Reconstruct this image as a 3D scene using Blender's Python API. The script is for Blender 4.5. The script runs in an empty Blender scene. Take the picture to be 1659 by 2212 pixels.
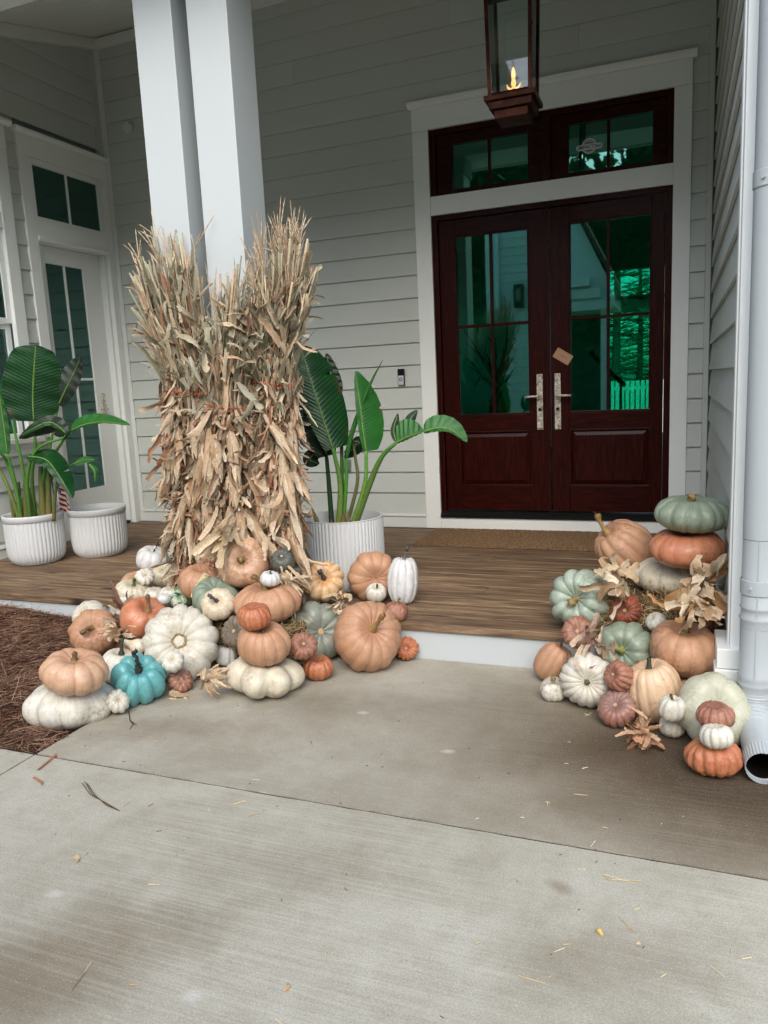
import bpy, math, random
import numpy as np
from mathutils import Vector, Matrix, Quaternion, noise

# ---------------------------------------------------------------- camera
SC = bpy.context.scene
COL = SC.collection
CAM_F, CAM_P, CAM_Y, CAM_R = 1633.5159, 0.1644, 0.3746, -0.0474      # focal length in picture units, pitch, yaw, roll
CAM_C = np.array([1.944, -6.3322, 1.2638])
PW, PH = 1659.0, 2212.0
_c, _s = math.cos(CAM_Y), math.sin(CAM_Y); _cp, _sp = math.cos(CAM_P), math.sin(CAM_P)
VF = np.array([-_s*_cp, _c*_cp, -_sp]); _rt = np.array([_c, _s, 0.0]); _up = np.cross(_rt, VF)
VR = math.cos(CAM_R)*_rt + math.sin(CAM_R)*_up
VU = -math.sin(CAM_R)*_rt + math.cos(CAM_R)*_up
cd = bpy.data.cameras.new('camera'); cam = bpy.data.objects.new('camera', cd); COL.objects.link(cam)
cd.sensor_fit = 'VERTICAL'; cd.sensor_height = 24.0; cd.sensor_width = 18.0; cd.lens = CAM_F/PH*24.0
cd.clip_start = 0.05; cd.clip_end = 500
cam.matrix_world = Matrix(((VR[0], VU[0], -VF[0], CAM_C[0]), (VR[1], VU[1], -VF[1], CAM_C[1]), (VR[2], VU[2], -VF[2], CAM_C[2]), (0, 0, 0, 1)))
SC.camera = cam
SC.render.resolution_x, SC.render.resolution_y = 768, 1024

# ---------------------------------------------------------------- light: bright overcast day
SUN_EL, SUN_AZ = math.radians(40), math.radians(165)        # azimuth of the sun, clockwise from +y
world = bpy.data.worlds.new('World'); SC.world = world; world.use_nodes = True
wn = world.node_tree.nodes; wl = world.node_tree.links
bg = wn['Background']; sky = wn.new('ShaderNodeTexSky'); sky.sky_type = 'NISHITA'; sky.sun_disc = False
sky.sun_elevation = SUN_EL; sky.sun_rotation = SUN_AZ
sky.air_density = 1.0; sky.dust_density = 2.0; sky.ozone_density = 1.0
wl.new(sky.outputs[0], bg.inputs[0]); bg.inputs[1].default_value = 0.15
sd = bpy.data.lights.new('sun', 'SUN'); sun = bpy.data.objects.new('sun', sd); COL.objects.link(sun)
sd.energy = 1.5; sd.angle = math.radians(55); sd.color = (1.0, 0.965, 0.90)
sdir = Vector((math.sin(SUN_AZ)*math.cos(SUN_EL), math.cos(SUN_AZ)*math.cos(SUN_EL), math.sin(SUN_EL)))
sun.rotation_euler = sdir.to_track_quat('Z', 'Y').to_euler(); sun.location = sdir*30
SC.view_settings.view_transform = 'Standard'; SC.view_settings.look = 'None'
SC.view_settings.exposure = 1.12; SC.view_settings.gamma = 1.0
try: SC.view_settings.use_curve_mapping = False
except Exception: pass

# ---------------------------------------------------------------- helpers
np.random.seed(3); random.seed(7); rng = np.random.default_rng(7)
def ray(u, v): return VF + VR*((u-PW/2)/CAM_F) + VU*((PH/2-v)/CAM_F)
def at(u, v, y):                      # a picture point carried to the vertical plane y
    d = ray(u, v); return CAM_C + d*((y-CAM_C[1])/d[1])
def atz(u, v, z):
    d = ray(u, v); return CAM_C + d*((z-CAM_C[2])/d[2])
def lin(r, g, b):
    f = lambda c: (c/255/12.92) if c <= 10 else (((c/255)+0.055)/1.055)**2.4
    return (f(r), f(g), f(b))

class MB:
    """collects vertices and faces; V in world coordinates"""
    def __init__(s): s.v = []; s.f = []; s.uv = None; s.col = []; s.att = []
    def add(s, vs, fs, col=None):
        o = len(s.v); s.v += [tuple(map(float, p)) for p in vs]; s.f += [tuple(i+o for i in f) for f in fs]
        if col is not None: s.col += [col]*len(vs)
        return s
    def box(s, a, b, col=None):
        x0, y0, z0 = a; x1, y1, z1 = b
        x0, x1 = min(x0, x1), max(x0, x1); y0, y1 = min(y0, y1), max(y0, y1); z0, z1 = min(z0, z1), max(z0, z1)
        vs = [(x0,y0,z0),(x1,y0,z0),(x1,y1,z0),(x0,y1,z0),(x0,y0,z1),(x1,y0,z1),(x1,y1,z1),(x0,y1,z1)]
        return s.add(vs, [(3,2,1,0),(4,5,6,7),(0,1,5,4),(1,2,6,5),(2,3,7,6),(3,0,4,7)], col)
    def prism(s, poly, a, b, axis):
        """poly: 2-D points, extruded along axis from a to b (axis x: poly=(y,z); y: (x,z); z: (x,y))"""
        n = len(poly); mk = {'x': lambda p, t: (t, p[0], p[1]), 'y': lambda p, t: (p[0], t, p[1]), 'z': lambda p, t: (p[0], p[1], t)}[axis]
        vs = [mk(p, a) for p in poly] + [mk(p, b) for p in poly]
        fs = [tuple(range(n))[::-1], tuple(range(n, 2*n))] + [(i, (i+1) % n, n+(i+1) % n, n+i) for i in range(n)]
        return s.add(vs, fs)
    def tube(s, pts, rad, n=8, cap=True, col=None, flute=0.0):
        pts = [np.array(p, float) for p in pts]; m = len(pts)
        if not hasattr(rad, '__len__'): rad = [rad]*m
        t0 = pts[1]-pts[0]; t0 = t0/np.linalg.norm(t0)
        up = np.array([0, 0, 1.0]) if abs(t0[2]) < 0.9 else np.array([1.0, 0, 0])
        u = np.cross(t0, up); u /= np.linalg.norm(u)
        vs = []
        for i, p in enumerate(pts):
            t = pts[min(i+1, m-1)]-pts[max(i-1, 0)]; t = t/(np.linalg.norm(t)+1e-9)
            u = u-(u@t)*t; u /= np.linalg.norm(u)+1e-9; w = np.cross(t, u)
            for k in range(n):
                a = 2*math.pi*k/n; rr = rad[i]*(1+(flute if k % 2 else -flute))
                vs.append(p+rr*(math.cos(a)*u+math.sin(a)*w))
        fs = [(i*n+k, i*n+(k+1) % n, (i+1)*n+(k+1) % n, (i+1)*n+k) for i in range(m-1) for k in range(n)]
        if cap: fs += [tuple(range(n))[::-1], tuple(range((m-1)*n, m*n))]
        return s.add(vs, fs, col)
    def lathe(s, prof, c, n=48, rib=0, amp=0.0, ribrange=None):
        """prof: (r,z) list turned about the vertical through c"""
        m = len(prof); vs = []
        for i, (r, z) in enumerate(prof):
            for k in range(n):
                a = 2*math.pi*k/n; rr = r
                if rib and (ribrange is None or ribrange[0] <= i <= ribrange[1]):
                    rr = r-amp*(1-abs(math.sin(rib*a/2))**0.7)
                vs.append((c[0]+rr*math.cos(a), c[1]+rr*math.sin(a), c[2]+z))
        fs = [(i*n+k, i*n+(k+1) % n, (i+1)*n+(k+1) % n, (i+1)*n+k) for i in range(m-1) for k in range(n)]
        return s.add(vs, fs)
    def strip(s, pts, wid, side, col=None, fold=0.0, nrm=None):
        """ribbon along pts; side: (n,3) or (3,) sideways vectors; fold lifts the edges along nrm"""
        n = len(pts); vs = []
        for i in range(n):
            sd_ = side[i] if np.ndim(side) > 1 else side
            p = np.asarray(pts[i], float); w = wid[i] if hasattr(wid, '__len__') else wid
            e = (nrm*fold*w) if nrm is not None else 0
            c1_, c2_ = np.random.normal(0, 0.16, 3)*w, np.random.normal(0, 0.16, 3)*w
            vs += [p-sd_*w+e+c1_, p, p+sd_*w+e+c2_]
        fs = []
        for i in range(n-1):
            a = 3*i; fs += [(a, a+1, a+4, a+3), (a+1, a+2, a+5, a+4)]
        s.add(vs, fs, col)
        if col is not None:
            b0 = len(s.col)-3*n; k0, k1 = np.random.uniform(0.72, 1.0), np.random.uniform(0.9, 1.18)
            for i in range(n):
                k = k0+(k1-k0)*i/max(1, n-1)
                for j, q in enumerate((1.0, 0.84, 1.0)): s.col[b0+3*i+j] = tuple(x*k*q for x in col)
        return s

def world_origin(o):
    p = np.zeros(3)
    while o is not None: p += np.array(o.location); o = o.parent
    return p
def build(mb, name, mat, parent=None, smooth=False, bevel=0.0, solid=0.0):
    me = bpy.data.meshes.new(name); org = world_origin(parent) if parent else np.zeros(3)
    me.from_pydata([tuple(np.array(p)-org) for p in mb.v], [], mb.f)
    if mb.col:
        ca = me.color_attributes.new('tint', 'FLOAT_COLOR', 'POINT')
        ca.data.foreach_set('color', np.array([(c[0], c[1], c[2], 1.0) for c in mb.col], np.float32).ravel())
    if mb.att:
        at_ = me.attributes.new('rib', 'FLOAT', 'POINT'); at_.data.foreach_set('value', np.array(mb.att, np.float32))
    if mb.uv is not None:
        ul = me.uv_layers.new(name='UVMap'); uvs = np.array(mb.uv, np.float32)
        li = np.zeros(len(me.loops), np.int32); me.loops.foreach_get('vertex_index', li)
        ul.data.foreach_set('uv', uvs[li].ravel())
    me.materials.append(M[mat] if isinstance(mat, str) else mat)
    if smooth: me.polygons.foreach_set('use_smooth', [True]*len(me.polygons))
    me.update()
    o = bpy.data.objects.new(name, me); COL.objects.link(o)
    if parent: o.parent = parent
    if bevel:
        b = o.modifiers.new('bevel', 'BEVEL'); b.width = bevel; b.segments = 2; b.limit_method = 'ANGLE'
    if solid:
        b = o.modifiers.new('thickness', 'SOLIDIFY'); b.thickness = solid; b.offset = 0
    return o
def tag(o, label, cat, group=None):
    o['label'] = label; o['category'] = cat
    if group: o['group'] = group
    return o
def thing(name, loc, label, cat, group=None):
    o = bpy.data.objects.new(name, None); COL.objects.link(o); o.location = tuple(map(float, loc)); o.empty_display_size = 0.1
    return tag(o, label, cat, group)
def structure(o): o['kind'] = 'structure'; return o
def stuff(o): o['kind'] = 'stuff'; return o
def bx(a, b): return MB().box(a, b)

# ---------------------------------------------------------------- materials
M = {}
class NT:
    def __init__(s, name):
        m = bpy.data.materials.new(name); m.use_nodes = True; s.m = m; s.t = m.node_tree; s.b = s.t.nodes['Principled BSDF']; M[name] = m
    def n(s, typ, **kw):
        nd = s.t.nodes.new(typ)
        for k, v in kw.items():
            if hasattr(nd, k) and k not in nd.inputs: setattr(nd, k, v)
            else: nd.inputs[k].default_value = v
        return nd
    def l(s, a, b): s.t.links.new(a, b)
    def coord(s, kind='Object', scale=(1, 1, 1), rot=(0, 0, 0), rnd=False):
        tc = s.n('ShaderNodeTexCoord'); out = tc.outputs[kind]
        if rnd:
            oi = s.n('ShaderNodeObjectInfo'); va = s.n('ShaderNodeVectorMath', operation='MULTIPLY_ADD')
            cx = s.n('ShaderNodeCombineXYZ'); 
            for i in range(3): s.l(oi.outputs['Random'], cx.inputs[i])
            s.l(cx.outputs[0], va.inputs[0]); va.inputs[1].default_value = (37, 19, 53); s.l(out, va.inputs[2]); out = va.outputs[0]
        mp = s.n('ShaderNodeMapping'); mp.inputs['Scale'].default_value = scale; mp.inputs['Rotation'].default_value = rot
        s.l(out, mp.inputs[0]); return mp.outputs[0]
    def noise(s, vec, scale, detail=4, rough=0.55, dist=0.0):
        nd = s.n('ShaderNodeTexNoise'); nd.inputs['Scale'].default_value = scale; nd.inputs['Detail'].default_value = detail
        nd.inputs['Roughness'].default_value = rough; nd.inputs['Distortion'].default_value = dist; s.l(vec, nd.inputs['Vector']); return nd.outputs['Fac']
    def ramp(s, fac, stops):
        r = s.n('ShaderNodeValToRGB'); e = r.color_ramp.elements
        while len(e) > 1: e.remove(e[-1])
        for i, (p, c) in enumerate(stops):
            q = e[0] if i == 0 else e.new(p)
            q.position = p; q.color = (*c, 1) if hasattr(c, '__len__') else (c, c, c, 1)
        s.l(fac, r.inputs[0]); return r.outputs[0]
    def mix(s, fac, a, b, mode='MIX'):
        x = s.n('ShaderNodeMix', data_type='RGBA', blend_type=mode)
        for sock, val in ((x.inputs[0], fac), (x.inputs[6], a), (x.inputs[7], b)):
            if isinstance(val, bpy.types.NodeSocket): s.l(val, sock)
            elif hasattr(val, '__len__'): sock.default_value = (*val, 1)
            else: sock.default_value = val
        return x.outputs[2]
    def math(s, op, a, b=0.0):
        x = s.n('ShaderNodeMath', operation=op)
        for sock, val in ((x.inputs[0], a), (x.inputs[1], b)):
            if isinstance(val, bpy.types.NodeSocket): s.l(val, sock)
            else: sock.default_value = val
        return x.outputs[0]
    def bump(s, h, strength=0.3, dist=0.01):
        b = s.n('ShaderNodeBump'); b.inputs['Strength'].default_value = strength; b.inputs['Distance'].default_value = dist
        s.l(h, b.inputs['Height']); s.l(b.outputs[0], s.b.inputs['Normal']); return b
    def out(s, color, rough=0.5, spec=0.4):
        if isinstance(color, bpy.types.NodeSocket): s.l(color, s.b.inputs['Base Color'])
        else: s.b.inputs['Base Color'].default_value = (*color, 1)
        if isinstance(rough, bpy.types.NodeSocket): s.l(rough, s.b.inputs['Roughness'])
        else: s.b.inputs['Roughness'].default_value = rough
        s.b.inputs['Specular IOR Level'].default_value = spec
        return s.m

def paint(name, col, rough=0.45, dirt=0.1, grain=None, bump=0.06):
    t = NT(name); v = t.coord('Object', rnd=True)
    big = t.noise(v, 1.7, 5, 0.6); fine = t.noise(v, 60, 3)
    c = t.mix(t.ramp(big, [(0.35, 0), (0.8, dirt*2)]), col, tuple(0.72*x for x in col))
    oi = t.n('ShaderNodeObjectInfo'); c = t.mix(t.math('MULTIPLY', oi.outputs['Random'], min(0.5, dirt*4)), c, tuple(0.86*x for x in col))
    sp = t.noise(v, 23, 2, 0.5); c = t.mix(t.ramp(sp, [(0.70, 0), (0.76, dirt*1.6)]), c, tuple(0.5*x for x in col))
    if grain:
        g = t.noise(t.coord('Object', scale=grain), 18, 4, 0.6); t.bump(g, bump*2, 0.004)
    else: t.bump(fine, bump, 0.003)
    return t.out(c, rough, 0.4)

paint('siding', (0.55, 0.58, 0.54), 0.55, 0.10, grain=(1, 1, 14))
paint('siding_left', (0.55, 0.58, 0.54), 0.55, 0.10, grain=(14, 1, 14))
paint('trim_white', (0.82, 0.845, 0.82), 0.42, 0.06)
paint('trim_grey', (0.68, 0.705, 0.675), 0.45, 0.08)
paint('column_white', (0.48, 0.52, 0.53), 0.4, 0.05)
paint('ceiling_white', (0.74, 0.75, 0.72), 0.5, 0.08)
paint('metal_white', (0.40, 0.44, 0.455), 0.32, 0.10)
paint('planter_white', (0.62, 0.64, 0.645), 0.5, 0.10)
paint('plastic_black', (0.012, 0.012, 0.014), 0.25, 0.0)
paint('plastic_silver', (0.55, 0.57, 0.6), 0.35, 0.0)
paint('plastic_white', (0.62, 0.62, 0.60), 0.45, 0.05)
paint('box_grey', (0.23, 0.25, 0.24), 0.5, 0.05)
paint('card', lin(176, 137, 108), 0.8, 0.05)
paint('interior_wall', (0.75, 0.75, 0.70), 0.7, 0.02)
paint('interior_floor', (0.16, 0.12, 0.085), 0.5, 0.1)
paint('ceramic', (0.5, 0.52, 0.5), 0.35, 0.05)
paint('twine', (0.42, 0.055, 0.015), 0.7, 0.0)
paint('roofing', (0.07, 0.07, 0.075), 0.85, 0.1)
paint('sticker_light', (0.62, 0.66, 0.68), 0.5, 0.0)
paint('sticker_grey', (0.36, 0.40, 0.43), 0.5, 0.0)
paint('sticker_ink', (0.02, 0.035, 0.06), 0.5, 0.0)
paint('soil', (0.022, 0.016, 0.012), 0.9, 0.1)
paint('bark', (0.10, 0.065, 0.045), 0.9, 0.2, grain=(6, 6, 1), bump=0.3)

t = NT('wood_deck')                                  # weathered brown boards, grain along x
v = t.coord('Object', scale=(0.6, 9, 9), rnd=True); g1 = t.noise(v, 3.2, 8, 0.68, 0.8)
g2 = t.noise(t.coord('Object', scale=(0.35, 5, 5), rnd=True), 14, 5, 0.65)
big = t.noise(t.coord('Object', scale=(0.7, 1.6, 1)), 1.8, 4, 0.6)
c = t.ramp(g1, [(0.30, lin(52, 37, 28)), (0.44, lin(104, 83, 63)), (0.58, lin(140, 116, 90)), (0.75, lin(172, 148, 119))])
c = t.mix(t.ramp(g2, [(0.50, 0.0), (0.68, 0.7)]), c, lin(54, 38, 28))
c = t.mix(t.ramp(big, [(0.45, 0.0), (0.7, 0.5)]), c, lin(82, 60, 45))
kn = t.n('ShaderNodeTexVoronoi', feature='F1'); kn.inputs['Scale'].default_value = 1.0
t.l(t.coord('Object', scale=(1.5, 6.5, 1), rnd=True), kn.inputs['Vector'])
c = t.mix(t.ramp(kn.outputs['Distance'], [(0.06, 0.95), (0.15, 0.0)]), c, lin(34, 22, 16))
t.bump(g1, 0.35, 0.004); t.out(c, t.ramp(g2, [(0, 0.5), (1, 0.75)]), 0.35)

def mahogany(name, scale):
    t = NT(name); v = t.coord('Object', scale=scale, rnd=True)
    g = t.noise(v, 6, 7, 0.62, 0.6); h = t.noise(v, 30, 3, 0.5)
    c = t.ramp(g, [(0.25, lin(17, 4, 3)), (0.5, lin(43, 11, 7)), (0.8, lin(78, 24, 14))])
    c = t.mix(t.ramp(h, [(0.5, 0), (0.8, 0.4)]), c, lin(25, 6, 4)); t.bump(h, 0.08, 0.002)
    t.out(c, 0.32, 0.13)
mahogany('mahogany_v', (14, 14, 1)); mahogany('mahogany_h', (1, 14, 14))
t = NT('threshold_black'); t.out((0.006, 0.006, 0.006), 0.28, 0.5)

def concrete(name, stops, stains_shade, bk, broomrel):
    t = NT(name); v = t.coord('Object'); fine = t.noise(v, 210, 3, 0.7); mid = t.noise(v, 12, 6, 0.62); big = t.noise(v, 1.5, 6, 0.66, 0.4); pit = t.noise(v, 75, 2, 0.5)
    broom = t.noise(t.coord('Object', scale=(2.2, 110, 1), rot=(0, 0, math.radians(-2))), 1.0, 4, 0.6); where = t.noise(v, 0.9, 2)
    c = t.ramp(big, stops); c = t.mix(t.ramp(mid, [(0.38, 0.22), (0.58, 0.0)]), c, lin(134, 124, 106))
    def blot(px, py, sx, sy, ang=0.0, warp=0.35, inner=0.3, outer=1.0):
        """a stain or painted shade patch lying at px,py on the paving"""
        tc = t.n('ShaderNodeTexCoord'); w = t.n('ShaderNodeTexNoise'); w.inputs['Scale'].default_value = 3.2; w.inputs['Detail'].default_value = 6; w.inputs['Roughness'].default_value = 0.62
        t.l(tc.outputs['Object'], w.inputs['Vector'])
        a = t.n('ShaderNodeVectorMath', operation='MULTIPLY_ADD'); t.l(w.outputs['Color'], a.inputs[0]); a.inputs[1].default_value = (warp, warp, 0); t.l(tc.outputs['Object'], a.inputs[2])
        m_ = t.n('ShaderNodeMapping', vector_type='TEXTURE'); m_.inputs['Location'].default_value = (px+warp/2, py+warp/2, 0)
        m_.inputs['Rotation'].default_value = (0, 0, ang); m_.inputs['Scale'].default_value = (sx, sy, 1000); t.l(a.outputs[0], m_.inputs[0])
        ln = t.n('ShaderNodeVectorMath', operation='LENGTH'); t.l(m_.outputs[0], ln.inputs[0])
        return t.ramp(ln.outputs['Value'], [(inner, 1.0), (outer, 0.0)])
    for (px, py, sx, sy, an, wp, k, col) in stains_shade: c = t.mix(t.math('MULTIPLY', blot(px, py, sx, sy, an, wp), k), c, col, 'MULTIPLY')
    for (px, py) in ((0.206, -4.788), (0.846, -4.99), (1.1, -3.6), (0.62, -3.35)):
        c = t.mix(t.math('MULTIPLY', blot(px, py, 0.035, 0.022, 0.2, 0.03), 0.4), c, lin(212, 211, 206))
    c = t.mix(t.ramp(fine, [(0.36, 0.34), (0.55, 0.0)]), c, lin(108, 101, 89)); c = t.mix(t.ramp(fine, [(0.58, 0.0), (0.72, 0.35)]), c, lin(218, 214, 203))
    c = t.mix(t.ramp(pit, [(0.70, 0.0), (0.76, 0.5)]), c, lin(96, 88, 76))
    c = t.mix(t.math('MULTIPLY', t.ramp(broom, [(0.45, 0.0), (0.62, bk)]), t.ramp(where, [(0.42, 0.1), (0.58, 1.0)])), c, lin(214, 211, 202))
    bm = t.math('ADD', t.math('MULTIPLY', fine, 0.6), t.math('MULTIPLY', broom, broomrel)); t.bump(bm, 0.3, 0.003)
    t.out(c, 0.82, 0.25)
damp = lin(178, 162, 140)
concrete('concrete', [(0.30, lin(149, 145, 129)), (0.5, lin(166, 163, 148)), (0.72, lin(179, 177, 164))],
         [(0.45, -4.95, 0.45, 0.28, 0.45, 0.40, 0.70, damp), (0.25, -5.20, 0.7, 0.25, 0.2, 0.35, 0.45, damp), (1.64, -4.30, 0.055, 0.035, -0.6, 0.05, 0.55, damp), (0.9, -4.45, 0.5, 0.14, 0.2, 0.3, 0.25, damp), (1.85, -4.55, 0.40, 0.18, 0.4, 0.3, 0.40, damp)], 0.14, 0.45)
concrete('concrete_damp_shade', [(0.30, lin(139, 133, 117)), (0.5, lin(156, 151, 136)), (0.72, lin(171, 168, 154))],
         [(-0.10, -3.70, 0.42, 0.16, 0.2, 0.3, 0.4, damp), (2.2, -3.40, 1.55, 0.95, -0.1, 0.35, 0.95, lin(174, 158, 137)), (2.1, -3.55, 0.9, 0.60, -0.25, 0.35, 0.9, lin(168, 150, 128)), (2.2, -3.25, 0.6, 0.45, 0, 0.3, 0.7, lin(170, 152, 132)), (0.5, -3.3, 0.6, 0.2, 0.1, 0.3, 0.3, damp)], 0.05, 0.15)  # large right-hand blots: damp with the right wing's shade painted in

t = NT('earth'); v = t.coord('Object'); g = t.noise(v, 3, 6); t.out(t.ramp(g, [(0.3, lin(62, 78, 40)), (0.7, lin(104, 112, 66))]), 0.95, 0.1)
t = NT('mulch_soil'); v = t.coord('Object'); g = t.noise(v, 30, 6); t.bump(g, 0.8, 0.02); t.out(t.ramp(g, [(0.3, lin(42, 29, 22)), (0.7, lin(84, 58, 45))]), 0.95, 0.1)

def tinted(name, rough=0.7, spec=0.25, trans=0.0, bumpscale=None):
    t = NT(name); a = t.n('ShaderNodeAttribute', attribute_name='tint')
    v = t.coord('Object'); g = t.noise(v, 90, 4, 0.6); g2 = t.noise(v, 14, 4, 0.6)
    c = t.mix(t.ramp(g, [(0.35, 0.45), (0.6, 0.0)]), a.outputs['Color'], t.mix(1.0, a.outputs['Color'], (0.48, 0.43, 0.38), 'MULTIPLY'))
    c = t.mix(t.ramp(g2, [(0.5, 0.0), (0.75, 0.5)]), c, t.mix(1.0, c, (0.70, 0.61, 0.52), 'MULTIPLY'))
    t.bump(g, 0.25, 0.003); t.out(c, rough, spec)
    if trans:
        tr = t.n('ShaderNodeBsdfTranslucent'); t.l(c, tr.inputs[0]); mx = t.n('ShaderNodeMixShader'); mx.inputs[0].default_value = trans
        t.l(t.b.outputs[0], mx.inputs[1]); t.l(tr.outputs[0], mx.inputs[2]); t.l(mx.outputs[0], t.t.nodes['Material Output'].inputs[0])
    return t.m
tinted('dry_leaf', 0.7, 0.2, 0.18); tinted('straw', 0.65, 0.25); tinted('pine_needle', 0.6, 0.25); tinted('needle_green', 0.6, 0.2, 0.2); tinted('stem', 0.65, 0.3)

def leafmat(name, c1, c2, rib):
    t = NT(name); uv = t.n('ShaderNodeUVMap'); sp = t.n('ShaderNodeSeparateXYZ'); t.l(uv.outputs[0], sp.inputs[0])
    ax = t.math('ABSOLUTE', t.math('SUBTRACT', sp.outputs[0], 0.5))
    along = t.math('SUBTRACT', sp.outputs[1], t.math('MULTIPLY', ax, 0.22))
    w = t.math('SINE', t.math('MULTIPLY', along, 190.0)); w2 = t.math('SINE', t.math('MULTIPLY', along, 431.0))
    h = t.math('ADD', t.math('MULTIPLY', w, 0.6), t.math('MULTIPLY', w2, 0.3))
    v = t.coord('Object', rnd=True); big = t.noise(v, 5, 4, 0.6)
    c = t.mix(t.ramp(big, [(0.3, 0), (0.7, 1)]), c1, c2)
    c = t.mix(t.ramp(h, [(0.0, 0.0), (0.9, 0.16)]), c, tuple(min(1, 1.7*x) for x in c2))
    c = t.mix(t.ramp(ax, [(0.010, 1.0), (0.022, 0.0)]), c, rib)
    ed = t.math('MULTIPLY', t.ramp(ax, [(0.42, 0.0), (0.5, 1.0)]), t.ramp(t.noise(v, 9, 4, 0.6), [(0.55, 0.0), (0.66, 1.0)]))
    c = t.mix(ed, c, lin(96, 60, 38))
    t.bump(h, 0.35, 0.004); t.out(c, 0.34, 0.45)
    tr = t.n('ShaderNodeBsdfTranslucent'); t.l(t.mix(1.0, c, (1.2, 1.5, 0.5), 'MULTIPLY'), tr.inputs[0]); mx = t.n('ShaderNodeMixShader'); mx.inputs[0].default_value = 0.12
    t.l(t.b.outputs[0], mx.inputs[1]); t.l(tr.outputs[0], mx.inputs[2]); t.l(mx.outputs[0], t.t.nodes['Material Output'].inputs[0])
leafmat('leaf_green', lin(12, 50, 22), lin(18, 70, 27), lin(84, 118, 52))
leafmat('leaf_light', lin(28, 82, 32), lin(42, 106, 38), lin(112, 145, 70))
leafmat('leaf_dark', lin(9, 30, 20), lin(15, 44, 27), lin(52, 76, 40))
leafmat('leaf_back', lin(26, 42, 34), lin(38, 52, 41), lin(72, 84, 58))

def glass(name, tint, refl, ior=1.75):
    t = NT(name); t.t.nodes.remove(t.b); o = t.t.nodes['Material Output']
    tr = t.n('ShaderNodeBsdfTransparent'); tr.inputs[0].default_value = (*tint, 1)
    gl = t.n('ShaderNodeBsdfGlossy'); gl.inputs[0].default_value = (*refl, 1); gl.inputs['Roughness'].default_value = 0.015
    fr = t.n('ShaderNodeFresnel'); fr.inputs[0].default_value = ior
    mx = t.n('ShaderNodeMixShader'); t.l(fr.outputs[0], mx.inputs[0]); t.l(tr.outputs[0], mx.inputs[1]); t.l(gl.outputs[0], mx.inputs[2]); t.l(mx.outputs[0], o.inputs[0])
glass('glass_green', (0.08, 0.66, 0.47), (0.45, 0.86, 0.78), 2.4)
glass('glass_clear', (0.93, 0.97, 0.96), (1, 1, 1), 1.5)

t = NT('copper'); v = t.coord('Object'); g = t.noise(v, 12, 5, 0.6)
t.out(t.ramp(g, [(0.3, lin(44, 22, 16)), (0.7, lin(104, 58, 42))]), 0.42, 0.5); t.b.inputs['Metallic'].default_value = 0.75
t = NT('metal_dark'); t.out((0.02, 0.018, 0.017), 0.4, 0.5); t.b.inputs['Metallic'].default_value = 0.6
t = NT('pewter'); v = t.coord('Object'); g = t.noise(v, 38, 4, 0.6, 1.5)
t.out(t.ramp(g, [(0.35, lin(120, 110, 96)), (0.52, lin(205, 196, 180)), (0.7, lin(240, 234, 222))]), 0.35, 0.5); t.b.inputs['Metallic'].default_value = 0.35; t.bump(g, 0.5, 0.004)
t = NT('flame'); t.out((0.3, 0.12, 0.04), 0.5); t.b.inputs['Emission Color'].default_value = (1.0, 0.42, 0.13, 1); t.b.inputs['Emission Strength'].default_value = 1.0
t = NT('coir'); v = t.coord('Object'); g = t.noise(v, 70, 5, 0.65); t.bump(g, 0.7, 0.01)
t.out(t.ramp(g, [(0.3, lin(72, 54, 38)), (0.5, lin(118, 94, 70)), (0.75, lin(150, 124, 94))]), 0.9, 0.15)
t = NT('flag_cloth'); uv = t.n('ShaderNodeUVMap'); sp = t.n('ShaderNodeSeparateXYZ'); t.l(uv.outputs[0], sp.inputs[0])
st = t.math('FLOOR', t.math('MULTIPLY', sp.outputs[1], 13.0)); par = t.math('MODULO', st, 2.0)
c = t.mix(par, lin(150, 30, 42), lin(222, 218, 212))
can = t.math('MULTIPLY', t.math('LESS_THAN', sp.outputs[0], 0.42), t.math('GREATER_THAN', sp.outputs[1], 6.0/13))
vo = t.n('ShaderNodeTexVoronoi', feature='F1'); vo.inputs['Scale'].default_value = 1.0; vo.inputs['Randomness'].default_value = 0.0
mp = t.n('ShaderNodeMapping'); mp.inputs['Scale'].default_value = (18, 13, 1); t.l(uv.outputs[0], mp.inputs[0]); t.l(mp.outputs[0], vo.inputs['Vector'])
c = t.mix(can, c, t.mix(t.math('LESS_THAN', vo.outputs['Distance'], 0.27), lin(34, 40, 78), lin(225, 222, 218))); t.out(c, 0.8, 0.2)

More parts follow.
